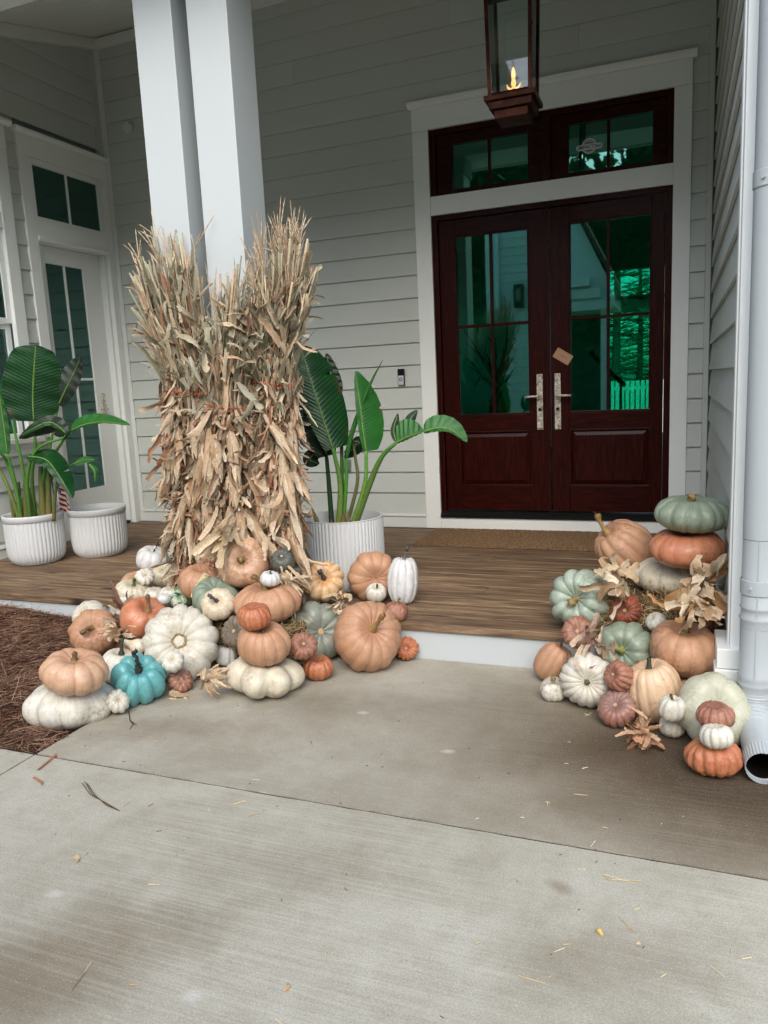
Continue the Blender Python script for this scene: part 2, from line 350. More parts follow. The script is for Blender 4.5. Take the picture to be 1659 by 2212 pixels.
def pumpkin_mat(name, base, second, groove, scar=lin(150, 118, 74), speck=0.0, speckcol=None, sscale=26, rough=0.40, wart=0.0, mott=0.5, gw=(0.0, 0.35), blush=0.0):
    de = lambda c_: tuple(0.83*(0.87*x+0.13*(0.3*c_[0]+0.6*c_[1]+0.1*c_[2])*1.1) for x in c_)
    if name not in ('pk_teal',): base, second, groove, scar = de(base), de(second), de(groove), de(scar)
    t = NT(name); v = t.coord('Object', rnd=True); rb = t.n('ShaderNodeAttribute', attribute_name='rib').outputs['Fac']
    n1 = t.noise(v, 9, 5, 0.6, 0.5); n2 = t.noise(v, 55, 4, 0.65); n3 = t.noise(v, 4, 3, 0.55); n4 = t.noise(v, 85, 2, 0.6)
    n6 = t.noise(v, 24, 5, 0.68, 0.8); dk = tuple(0.64*x for x in base)
    c = t.mix(t.math('MULTIPLY', t.ramp(n1, [(0.33, 0), (0.68, 1)]), mott), base, second)
    tv = t.n('ShaderNodeAttribute', attribute_name='tint'); mv = t.n('ShaderNodeVectorMath', operation='MULTIPLY_ADD'); t.l(tv.outputs['Vector'], mv.inputs[0]); mv.inputs[1].default_value = (9, 9, 1.3)
    oi = t.n('ShaderNodeObjectInfo'); cx_ = t.n('ShaderNodeCombineXYZ'); t.l(t.math('MULTIPLY', oi.outputs['Random'], 77.0), cx_.inputs[2]); t.l(cx_.outputs[0], mv.inputs[2])
    stk = t.noise(mv.outputs[0], 1.6, 6, 0.7, 0.3)
    c = t.mix(t.ramp(stk, [(0.48, 0.0), (0.70, 0.50)]), c, groove); c = t.mix(t.ramp(stk, [(0.30, 0.35), (0.45, 0.0)]), c, second)
    bl = t.n('ShaderNodeSeparateXYZ'); t.l(tv.outputs['Vector'], bl.inputs[0]); c = t.mix(t.ramp(bl.outputs[2], [(0.80, 0.0), (1.0, 0.5)]), c, groove)
    c = t.mix(t.ramp(n6, [(0.50, 0.0), (0.70, 0.60)]), c, dk); c = t.mix(t.ramp(n6, [(0.28, 0.35), (0.42, 0.0)]), c, tuple(min(1, 1.12*x+0.02) for x in base))
    c = t.mix(t.ramp(t.math('ADD', rb, t.math('MULTIPLY', t.math('SUBTRACT', n2, 0.5), 0.3)), [(gw[0], 0.8), (gw[1], 0.0)]), c, groove)
    c = t.mix(t.math('MULTIPLY', t.ramp(n3, [(0.54, 0.0), (0.66, 1.0)]), t.ramp(n2, [(0.44, 0.0), (0.60, 0.75)])), c, scar)
    c = t.mix(t.ramp(n4, [(0.66, 0.0), (0.72, 0.55)]), c, tuple(0.42*x for x in base))
    if speck:
        n5 = t.noise(v, sscale, 3, 0.6, 0.6); c = t.mix(t.ramp(n5, [(0.5-0.06+0.1*(1-speck), 0.0), (0.53+0.1*(1-speck), 0.95)]), c, speckcol)
    hb = t.math('ADD', t.math('MULTIPLY', n2, 0.5+wart), t.math('MULTIPLY', n1, 1.0)); t.bump(hb, 0.28+0.35*wart, 0.010)
    t.out(c, t.ramp(n6, [(0.3, rough-0.06), (0.8, rough+0.18)]), 0.5)
    t.b.inputs['Subsurface Weight'].default_value = 0.0
pumpkin_mat('pk_white', lin(222, 217, 199), lin(230, 226, 211), lin(176, 164, 132), lin(158, 138, 100), mott=0.7)
pumpkin_mat('pk_purewhite', lin(222, 223, 221), lin(230, 230, 228), lin(186, 186, 184), lin(190, 186, 178), mott=0.5)
pumpkin_mat('pk_cream', lin(220, 208, 178), lin(228, 218, 194), lin(176, 160, 118), lin(150, 118, 74), mott=0.7)
pumpkin_mat('pk_creamspeck', lin(222, 210, 184), lin(230, 220, 198), lin(190, 172, 136), lin(176, 134, 84), speck=0.30, speckcol=lin(198, 168, 122), sscale=95)
pumpkin_mat('pk_ivorygreen', lin(196, 196, 168), lin(206, 204, 182), lin(170, 170, 138), lin(150, 146, 104))
pumpkin_mat('pk_peach', lin(215, 167, 126), lin(222, 178, 141), lin(184, 122, 86), lin(150, 116, 66), mott=0.8, rough=0.36)
pumpkin_mat('pk_tan', lin(205, 155, 114), lin(198, 142, 99), lin(168, 110, 76), lin(148, 98, 62), mott=0.8, rough=0.5)
pumpkin_mat('pk_palepeach', lin(222, 184, 142), lin(228, 194, 156), lin(196, 148, 102), lin(160, 120, 70), mott=0.7)
pumpkin_mat('pk_orange', lin(208, 124, 78), lin(216, 142, 98), lin(176, 92, 52), lin(130, 96, 52), mott=0.8, rough=0.34)
pumpkin_mat('pk_rust', lin(168, 104, 76), lin(186, 128, 100), lin(106, 60, 42), lin(196, 150, 124), mott=0.9, wart=0.7, gw=(0.0, 0.45))
pumpkin_mat('pk_amber', lin(206, 128, 74), lin(192, 98, 52), lin(146, 74, 40), lin(150, 90, 50), mott=0.8, wart=0.5, gw=(0.0, 0.4))
pumpkin_mat('pk_redrust', lin(172, 76, 40), lin(190, 96, 54), lin(84, 40, 28), lin(126, 82, 70), mott=0.9, wart=0.6, gw=(0.0, 0.5))
pumpkin_mat('pk_mauve', lin(152, 110, 96), lin(170, 134, 120), lin(112, 64, 52), lin(178, 92, 56), mott=0.9, wart=0.3)
pumpkin_mat('pk_sage', lin(138, 154, 130), lin(156, 169, 147), lin(100, 118, 94), lin(150, 160, 140), mott=0.8, rough=0.4)
pumpkin_mat('pk_greysage', lin(142, 150, 134), lin(156, 162, 148), lin(102, 110, 96), lin(120, 122, 100), mott=0.8)
pumpkin_mat('pk_mint', lin(172, 188, 168), lin(186, 200, 182), lin(120, 142, 116), lin(120, 140, 116), mott=0.8, rough=0.38)
pumpkin_mat('pk_teal', lin(98, 164, 164), lin(112, 176, 176), lin(70, 132, 134), lin(120, 190, 188), mott=0.5, rough=0.34)
pumpkin_mat('pk_dark', lin(84, 92, 82), lin(110, 114, 102), lin(52, 58, 50), lin(128, 130, 118), mott=0.9, wart=0.5)
pumpkin_mat('pk_greybrown', lin(124, 108, 88), lin(142, 126, 106), lin(74, 60, 46), lin(150, 132, 112), mott=0.9, wart=0.5, gw=(0, 0.45))
pumpkin_mat('pk_brown', lin(120, 66, 40), lin(140, 80, 50), lin(70, 38, 24), lin(96, 60, 40), mott=0.9, wart=0.4)
pumpkin_mat('pk_speckled', lin(214, 222, 200), lin(222, 226, 208), lin(70, 106, 62), speck=0.85, speckcol=lin(78, 112, 70), mott=0.6, gw=(0.0, 0.3))
pumpkin_mat('pk_mottled', lin(232, 214, 172), lin(226, 190, 130), lin(192, 106, 34), lin(190, 116, 50), speck=0.40, speckcol=lin(214, 152, 84), sscale=60, gw=(0.05, 0.80), mott=0.8)

# ================================================================ SETTING
GZ = -0.2008            # top of the paving; the porch deck is z = 0
XL, XR = -3.2817, 2.160 # faces of the left and right porch walls
YF = -2.644             # front edge of the deck
YJ = -4.0916            # joint across the paving
XE = -0.569             # edge of the paving beside the straw bed

structure(build(MB().add([(-120,-120,-0.42),(120,-120,-0.42),(120,120,-0.42),(-120,120,-0.42)], [(0,1,2,3)]), 'ground', 'earth'))
def slab(x0, x1, y0, y1, mat='concrete'):
    nx, ny = max(2, int((x1-x0)/0.05)), max(2, int((y1-y0)/0.05))
    nx, ny = min(nx, 120), min(ny, 120)
    m = MB(); r = 0.0025
    # chipped, rounded arris along the joints
    xs = np.linspace(x0, x1, nx); ys = np.linspace(y0, y1, ny)
    top = [(x0+r, y0+r), (x1-r, y0+r), (x1-r, y1-r), (x0+r, y1-r)]
    def edge(a, b, n, off):
        out = []
        for i in range(n):
            k = i/n; p = np.array(a)*(1-k)+np.array(b)*k; j = (random.random()-0.5)*0.003
            out.append((p[0]+off[0]*j, p[1]+off[1]*j))
        return out
    loop = edge(top[0], top[1], nx, (0, 1))+edge(top[1], top[2], ny, (1, 0))+edge(top[2], top[3], nx, (0, 1))+edge(top[3], top[0], ny, (1, 0))
    cx, cy = (x0+x1)/2, (y0+y1)/2
    def grow(p, d):
        qx = x0+0.002 if p[0] < x0+r+0.004 else (x1-0.002 if p[0] > x1-r-0.004 else p[0])
        qy = y0+0.002 if p[1] < y0+r+0.004 else (y1-0.002 if p[1] > y1-r-0.004 else p[1])
        return qx, qy
    n = len(loop); vs = [(p[0], p[1], GZ) for p in loop]+[(*grow(p, r), GZ-r*(0.7+0.6*random.random())) for p in loop]+[(*grow(p, r), GZ-0.11) for p in loop]
    fs = [tuple(range(n))]+[(i, i+n, (i+1) % n+n, (i+1) % n) for i in range(n)]+[(i+n, i+2*n, (i+1) % n+2*n, (i+1) % n+n) for i in range(n)]
    m.add(vs, fs); return structure(build(m, 'paving_slab', mat))
slab(XE, 5.0, YJ, YF+0.02, 'concrete_damp_shade')
slab(XE, 5.0, -9.0, YJ-0.007)
slab(-6.0, XE-0.006, -9.0, YJ-0.007)
structure(build(bx((-6.0, YJ-0.012, -0.29), (5.0, YJ+0.008, GZ-0.005)), 'joint_filler', 'soil'))
structure(build(bx((XE-0.012, -9.0, -0.29), (XE+0.008, YJ-0.013, GZ-0.005)), 'joint_filler', 'soil'))
structure(build(bx((-6.2, -9.2, -0.40), (5.2, YF+0.1, -0.30)), 'subgrade', 'mulch_soil'))

# ---- straw bed
m = MB(); nx, ny = 90, 46; X0, X1, Y0, Y1 = -5.5, XE-0.004, YJ+0.004, YF+0.02
def bed_z(x, y):
    e = min(1.0, max(0.0, (XE-x)/0.25)); e2 = min(1.0, max(0.0, (y-YJ)/0.25)); b = min(e, e2)
    z = GZ-0.02+0.055*b+0.025*math.sin(x*5.1+1)*math.sin(y*6.3)*b+0.05*max(0, (y+3.2)/0.55)*b
    d = math.hypot((x+0.72)/0.24, (y+3.72)/0.24)
    if d < 1.4: z -= 0.05*max(0, 1-d/1.4)
    return z
vs = [(X0+(X1-X0)*i/nx, Y0+(Y1-Y0)*j/ny, bed_z(X0+(X1-X0)*i/nx, Y0+(Y1-Y0)*j/ny)) for j in range(ny+1) for i in range(nx+1)]
m.add(vs, [(j*(nx+1)+i, j*(nx+1)+i+1, (j+1)*(nx+1)+i+1, (j+1)*(nx+1)+i) for j in range(ny) for i in range(nx)])
structure(build(m, 'straw_bed', 'mulch_soil', smooth=True))
m = MB()
PALN = [lin(120, 88, 70), lin(92, 66, 53), lin(146, 112, 90), lin(66, 48, 40), lin(170, 136, 110), lin(106, 76, 60)]
for i in range(26000):
    x = random.uniform(-2.5, XE+0.005); y = random.uniform(YJ-0.01, YF+0.005)
    if math.hypot((x+0.72)/0.16, (y+3.72)/0.16) < 1: continue
    z = bed_z(min(x, XE-0.01), max(y, YJ+0.01))+random.uniform(0.0, 0.022)
    L = random.uniform(0.05, 0.15); a = random.uniform(0, 2*math.pi); up = random.gauss(0, 0.13); b = random.uniform(-0.5, 0.5)
    if random.random() < 0.025: up = random.uniform(0.4, 1.1)
    p0 = np.array([x, y, z]); d0 = np.array([math.cos(a), math.sin(a), up]); d1 = np.array([math.cos(a+b), math.sin(a+b), up-0.25*abs(up)-0.1])
    p1 = p0+d0*L*0.5; p2 = p1+d1*L*0.5
    if p2[0] > XE+0.05 or p2[1] < YJ-0.05: continue
    p1[2] = max(p1[2], z-0.004); p2[2] = max(p2[2], z-0.006)
    c = random.choice(PALN); w = random.uniform(0.0007, 0.0012)
    s_ = np.array([-math.sin(a), math.cos(a), 0]); 
    vs = [p0-s_*w, p0+s_*w+np.array([0,0,w]), p1-s_*w, p1+s_*w+np.array([0,0,w]), p2]
    m.add(vs, [(0,1,3,2), (2,3,4)], c)
o = build(m, 'pine_straw', 'pine_needle'); stuff(o); tag(o, 'reddish brown pine straw mulch filling the bed left of the paving', 'mulch')

# ---- deck: every board a part
deck = bpy.data.objects.new('porch_deck', None); COL.objects.link(deck); structure(deck)
pw = 0.1390
y1 = -0.02; k = 0
while y1 > YF+0.02:
    y0 = max(YF, y1-pw); 
    if y1-pw < YF+0.04: y0 = YF
    if y0 == YF: y0 = YF
    cut = [-1.1, 0.9, -2.0, 1.6, 0.1, -0.6][k % 6]+random.uniform(-0.2, 0.2)
    if y0 < -2.3: cut = -1.15 if y0 == YF else -2.2
    spans = [(XL, cut-0.0015), (cut+0.0015, XR)]
    for (a, b) in spans:
        dz = random.uniform(-0.002, 0.002)
        build(bx((a, y0+0.0045, -0.040), (b, y1-0.0045, dz)), 'plank', 'wood_deck', deck, bevel=0.003)
    k += 1; y1 = y0
    if y0 == YF: break
build(bx((XL, YF+0.022, GZ-0.02), (XR, YF+0.045, -0.041)), 'riser_board', 'column_white', deck)
build(bx((XL-0.02, YF+0.05, -0.3), (XR+0.02, 0.1, -0.0445)), 'deck_frame', 'soil', deck)

# ---- lap siding
def lap_x(parent, x0, x1, z, exp, y=0.0, mat='siding', nm='siding_board'):      # board on a wall facing -y
    th = 0.008; m = MB().prism([(y-0.006, z), (y+th*1.3, z), (y+0.022+th, z+exp+0.012), (y+0.0145, z+exp+0.012)], x0, x1, 'x'); return build(m, nm, mat, parent)
def lap_y(parent, y0, y1, z, exp, x, sgn, mat='siding_left', nm='siding_board'): # board on a wall facing +x (sgn=1) or -x (sgn=-1)
    th = 0.008; f = lambda d: x-sgn*d
    m = MB().prism([(f(-0.006), z), (f(th*1.3), z), (f(0.022+th), z+exp+0.012), (f(0.0145), z+exp+0.012)], y0, y1, 'y'); return build(m, nm, mat, parent)

ZTOP = 4.64
back = thing('porch_wall', (-0.7, 0.03, 0), 'pale grey green lap siding wall holding the dark red double doors', 'wall')
m = MB(); Y0b, Y1b = 0.031, 0.14
m.box((XL-0.1, Y0b, -0.05), (0.0, Y1b, ZTOP+0.2)); m.box((1.88, Y0b, -0.05), (XR+0.1, Y1b, ZTOP+0.2)); m.box((0.0, Y0b, 3.30), (1.88, Y1b, ZTOP+0.2)); m.box((0.0, Y0b, -0.05), (1.88, Y1b, 0.10))
build(m, 'sheathing', 'box_grey', back)
S, Z0 = 0.1869, 0.1311
for k in range(25):
    z = Z0+k*S
    if z > ZTOP: break
    zt = z+S
    if zt < 3.50:
        lap_x(back, XL+0.065, -0.1385, z, S); lap_x(back, 2.0055, XR-0.048, z, S)
    elif z < 3.53:
        lap_x(back, XL+0.065, -0.1385, z, S); lap_x(back, 2.0335, XR-0.048, z, S)
        # ripped board above the head casing
        m = MB().prism([(0.004, 3.532), (0.0143, 3.532), (0.024, zt+0.012), (0.0115, zt+0.012)], -0.1385, 2.0335, 'x'); build(m, 'siding_board', 'siding', back)
    else:
        cutx = [0.2, 1.2, -1.2][k % 3]
        lap_x(back, XL+0.065, cutx, z, S); lap_x(back, cutx+0.002, XR-0.048, z, S)
build(bx((XL, -0.008, 0.0), (XL+0.064, 0.03, ZTOP)), 'corner_board', 'trim_grey', back, bevel=0.002)
build(bx((XR-0.047, -0.008, 0.0), (XR-0.008, 0.03, ZTOP)), 'corner_board', 'siding', back, bevel=0.002)
build(bx((XL+0.064, -0.010, 0.0), (-0.139, 0.03, 0.105)), 'baseboard', 'trim_grey', back, bevel=0.002)
m = MB().prism([(-0.024, 0.106), (0.03, 0.106), (0.03, 0.133), (-0.020, 0.128)], XL+0.064, -0.139, 'x'); build(m, 'baseboard_cap', 'trim_grey', back)
build(bx((2.0055, -0.010, 0.0), (XR-0.048, 0.03, 0.13)), 'baseboard', 'trim_grey', back, bevel=0.002)
build(bx((XL, -0.03, ZTOP-0.115), (XR, 0.028, ZTOP-0.03)), 'frieze_board', 'ceiling_white', back, bevel=0.004)

left = thing('porch_wall', (XL, -1.5, 0), 'grey green lap siding wall on the left with a white glazed side door', 'wall')
SL = 0.2049; ZL0 = 3.622-17*SL
m = MB(); xa, xb = XL-0.16, XL-0.031
m.box((xa, -6.0, -0.3), (xb, -2.42, 4.4)); m.box((xa, -1.25, -0.3), (xb, -0.985, 3.4)); m.box((xa, -0.08, -0.3), (xb, 0.03, 3.4)); m.box((xa, -2.42, 3.36), (xb, 0.03, 4.85))
m.box((xa, -2.42, -0.3), (xb, -1.25, 0.96)); m.box((xa, -0.985, -0.3), (xb, -0.08, 0.0))
build(m, 'sheathing', 'box_grey', left)
for k in range(-1, 24):
    z = ZL0+k*SL; zt = z+SL
    zlim = ZTOP
    if z > ZTOP-0.05: break
    if zt < 0.10: continue
    if zt < 3.56 or z < 3.55:
        if z < 3.56:
            a = max(z, 0.112)
            lap_y(left, -1.2105, -1.0875, z, SL, XL, 1)
            if z > 0.9: lap_y(left, -5.9, -2.47, z, SL, XL, 1)
            else: lap_y(left, -5.9, -1.2105, z, min(SL, 0.93-z) if z < 0.93 else SL, XL, 1)
    if z >= 3.55:
        yy = -0.04; 
        lap_y(left, -5.9, yy, z, SL, XL, 1)
build(bx((XL-0.03, -0.075, 3.55), (XL+0.010, -0.009, ZTOP)), 'corner_board', 'siding_left', left)
build(bx((XL-0.03, -5.9, -0.05), (XL+0.014, -1.088, 0.085)), 'baseboard', 'trim_grey', left, bevel=0.002)
m = MB().prism([(XL-0.03, 0.086), (XL+0.028, 0.086), (XL+0.022, 0.108), (XL-0.03, 0.113)], -5.9, -1.088, 'y'); build(m, 'baseboard_cap', 'trim_grey', left)

right = thing('porch_wall', (XR, -1.5, 0), 'shaded grey lap siding wall on the right beside the white downspout', 'wall')
build(bx((XR+0.031, -3.0, -0.3), (XR+0.16, 0.14, 4.9)), 'sheathing', 'box_grey', right)
for k in range(-2, 26):
    z = 1.4615+(k-7)*S
    if z > 4.7: break
    if z < -0.16: continue
    cut = [-1.1, -1.9, -0.7, -1.5][k % 4]
    if -0.02 < z < 0.5: lap_y(right, -2.95, -0.02, z, S, XR, -1)
    else: lap_y(right, -2.95, cut, z, S, XR, -1); lap_y(right, cut+0.002, -0.02, z, S, XR, -1)
# end of the wing: corner boards, plinth and front face
build(bx((2.158, -3.035, 0.10), (2.26, -2.951, 4.9)), 'corner_board', 'trim_white', right, bevel=0.003)
build(bx((2.150, -3.001, 0.12), (2.1575, -2.93, 4.9)), 'corner_bead', 'trim_white', right, bevel=0.002)
m = MB(); m.box((2.108, -3.06, 0.045), (2.42, -2.80, 0.13)); build(m, 'plinth', 'trim_white', right, bevel=0.004)
m = MB(); m.box((2.100, -3.070, -0.005), (2.42, -2.79, 0.042)); build(m, 'plinth_foot', 'trim_white', right, bevel=0.003)
m = MB(); m.box((2.118, -3.048, -0.025), (2.42, -2.78, -0.008)); build(m, 'plinth_drip', 'trim_white', right, bevel=0.002)
build(bx((2.20, -3.0, -0.4), (7.0, -2.96, 4.9)), 'wing_face', 'siding', right)
for k in range(0, 26):
    z = 0.1+k*S
    if z < 4.75: lap_x(right, 2.43, 6.9, z, S, -3.02)
build(bx((2.17, -2.99, -0.35), (7.0, -2.90, -0.03)), 'foundation', 'trim_white', right)
# room block behind the right wing so light does not leak
build(bx((2.33, -2.95, -0.3), (7.0, 3.0, 4.9)), 'wing_core', 'box_grey', right)

# ---- porch ceiling, beam, roof
SLOPE = (4.63-4.338)/1.1
zc = lambda y: 4.63+SLOPE*y
ceil = bpy.data.objects.new('porch_ceiling', None); COL.objects.link(ceil); structure(ceil)
bw = 0.088; yb = 0.02
while yb > -2.24:
    ya = yb-bw
    m = MB().prism([(ya+0.004, zc(ya)+0.0), (yb-0.0008, zc(yb)), (yb-0.0008, zc(yb)+0.02), (ya+0.0008, zc(ya)+0.02), (ya+0.0008, zc(ya)+0.004)], XL-0.05, XR+0.05, 'x')
    build(m, 'ceiling_board', 'ceiling_white', ceil); yb = ya
m = MB(); 
for (y_, h) in ((-1.12, 0), ):
    pass
# crown strip where the ceiling meets the left wall
m = MB().prism([(-2.24, zc(-2.24)-0.10), (0.0, zc(0)-0.10), (0.0, zc(0)-0.002), (-2.24, zc(-2.24)-0.002)], XL-0.02, XL+0.05, 'x'); build(m, 'crown_strip', 'ceiling_white', ceil, bevel=0.006)
build(bx((XL-0.3, -2.50, 3.735), (2.148, -2.235, 4.15)), 'beam', 'ceiling_white', ceil, bevel=0.006)
m = MB().prism([(-3.05, zc(-3.05)+0.06), (0.3, zc(0.3)+0.06), (0.3, zc(0.3)+0.2), (-3.05, zc(-3.05)+0.2)], XL-0.5, XR+0.1, 'x'); build(m, 'roof_deck', 'roofing', ceil)
build(bx((XL-0.3, -3.08, 3.78), (2.148, -3.055, 4.12)), 'fascia', 'trim_white', ceil)
build(bx((XL-0.3, -3.05, 3.80), (2.148, -2.505, 3.83)), 'soffit', 'ceiling_white', ceil)
# unseen slab over the house, blocks light leaks; flattened to shorten its shadow
hs = thing('unseen_roof_slab', (0, 3, 4.9), 'unseen dark flat roof slab over the house, shaped to limit its shadow', 'roof')
m = MB(); m.prism([(0.02, 4.86), (7.25, 4.86), (7.25, 5.0), (0.02, 5.0)], -8, 8, 'x'); build(m, 'roof_block', 'roofing', hs)

# ---- columns
def column(x0, x1, y0, y1, label):
    c = thing('porch_column', ((x0+x1)/2, (y0+y1)/2, 0), label, 'column', 'paired square porch columns')
    build(bx((x0, y0, 0.001), (x1, y1, 3.734)), 'shaft', 'column_white', c, bevel=0.004)
    build(bx((x0-0.02, y0-0.02, 0.001), (x1+0.02, y1+0.02, 0.16)), 'base', 'column_white', c, bevel=0.004)
    build(bx((x0-0.02, y0-0.02, 3.55), (x1+0.02, y1+0.02, 3.733)), 'capital', 'column_white', c, bevel=0.004)
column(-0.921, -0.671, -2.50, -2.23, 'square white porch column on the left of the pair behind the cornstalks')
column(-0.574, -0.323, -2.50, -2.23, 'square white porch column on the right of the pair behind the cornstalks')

# ---- rooms behind the glass and the yard beyond
room = bpy.data.objects.new('interior_room', None); COL.objects.link(room); structure(room)
build(bx((-2.2, 0.15, 0.0), (3.2, 7.0, 0.10)), 'room_floor', 'interior_floor', room)
build(MB().box((-2.3, 0.15, 0.10), (-2.2, 1.5, 3.5)).box((-2.3, 1.5, 0.10), (-2.2, 7.1, 0.9)).box((-2.3, 1.5, 2.6), (-2.2, 7.1, 3.5)).box((-2.3, 1.5, 0.9), (-2.2, 4.6, 2.6)), 'room_wall', 'interior_wall', room)  # opening in this side wall added to let daylight into the room
build(MB().box((3.2, 0.15, 0.10), (3.3, 3.2, 3.5)).box((3.2, 3.2, 0.10), (3.3, 7.1, 3.5)), 'room_wall', 'interior_wall', room)
build(bx((-2.3, 0.15, 3.5), (3.3, 7.1, 3.6)), 'room_ceiling', 'interior_wall', room)
m = MB(); m.box((-2.2, 7.0, 0.10), (0.86, 7.1, 3.5)); m.box((2.1, 7.0, 0.10), (3.2, 7.1, 3.5)); m.box((0.86, 7.0, 2.95), (2.1, 7.1, 3.5)); build(m, 'room_wall', 'interior_wall', room)
build(bx((0.86, 7.03, 0.12), (2.1, 7.04, 2.95)), 'window_pane', 'glass_clear', room)
build(bx((0.4, 7.3, 2.50), (3.0, 10.0, 2.56)), 'lanai_ceiling', 'interior_floor', room)
build(bx((1.28, 7.4, 2.36), (1.42, 10.0, 2.49)), 'lanai_beam', 'trim_white', room)
build(bx((0.3, 7.1, 0.0), (3.0, 10.0, 0.09)), 'lanai_floor', 'concrete', room)
# room behind the left wall
lr = bpy.data.objects.new('side_room', None); COL.objects.link(lr); structure(lr)
build(bx((-6.0, -5.9, -0.2), (XL-0.165, 3.0, 0.02)), 'room_floor', 'interior_wall', lr)
build(MB().box((-6.1, -5.9, -0.3), (-6.0, 1.2, 0.3)).box((-6.1, -5.9, 3.4), (-6.0, 1.2, 3.6)).box((-6.1, 1.2, -0.3), (-6.0, 3.0, 3.6)), 'room_wall', 'interior_wall', lr)  # wide opening in the far wall added to brighten the side panes
build(bx((-6.1, 3.01, -0.3), (XL-0.165, 3.1, 3.6)), 'room_wall', 'interior_wall', lr)
build(bx((XL-0.165, 0.15, -0.3), (XL-0.05, 3.1, 3.6)), 'room_wall', 'interior_wall', lr)
build(bx((-6.1, -6.0, -0.3), (XL-0.165, -5.905, 3.6)), 'room_wall', 'interior_wall', lr)
build(bx((-6.1, -6.0, 3.605), (XL-0.165, 3.1, 4.85)), 'room_ceiling', 'interior_wall', lr)

# ================================================================ DOORS AND WINDOWS
door = thing('double_door', (0.94, 0.03, 0.0), 'dark red wooden double doors with green glass panes and transom in a pale casing', 'door')
B = lambda a, b, nm, mat, par=door, bev=0.002: build(bx(a, b), nm, mat, par, bevel=bev)
B((-0.137, -0.014, 0.0), (-0.001, 0.03, 3.309), 'side_casing', 'trim_white')
B((1.881, -0.014, 0.0), (2.004, 0.03, 3.309), 'side_casing', 'trim_white')
B((-0.137, -0.0165, 3.310), (2.004, 0.03, 3.485), 'head_casing', 'trim_white')
m = MB().prism([(-0.022, 3.486), (0.03, 3.486), (0.03, 3.531), (-0.052, 3.531), (-0.052, 3.512), (-0.034, 3.502)], -0.166, 2.031, 'x'); build(m, 'cap_moulding', 'trim_white', door)
B((0.0, -0.012, 2.641), (1.88, 0.03, 2.790), 'transom_rail', 'trim_white')
B((0.0, -0.012, 0.001), (1.88, 0.03, 0.099), 'sill_board', 'trim_white')
JY0, JY1 = 0.0, 0.12
B((0.0, 0.005, 0.10), (0.048, JY1, 2.640), 'jamb', 'mahogany_v'); B((1.832, 0.005, 0.10), (1.88, JY1, 2.640), 'jamb', 'mahogany_v')
B((0.049, 0.005, 2.598), (1.831, JY1, 2.640), 'jamb_head', 'mahogany_h')
m = MB().prism([(-0.03, 0.101), (0.12, 0.101), (0.12, 0.158), (0.0, 0.150), (-0.03, 0.125)], 0.002, 1.878, 'x'); build(m, 'threshold', 'threshold_black', door)
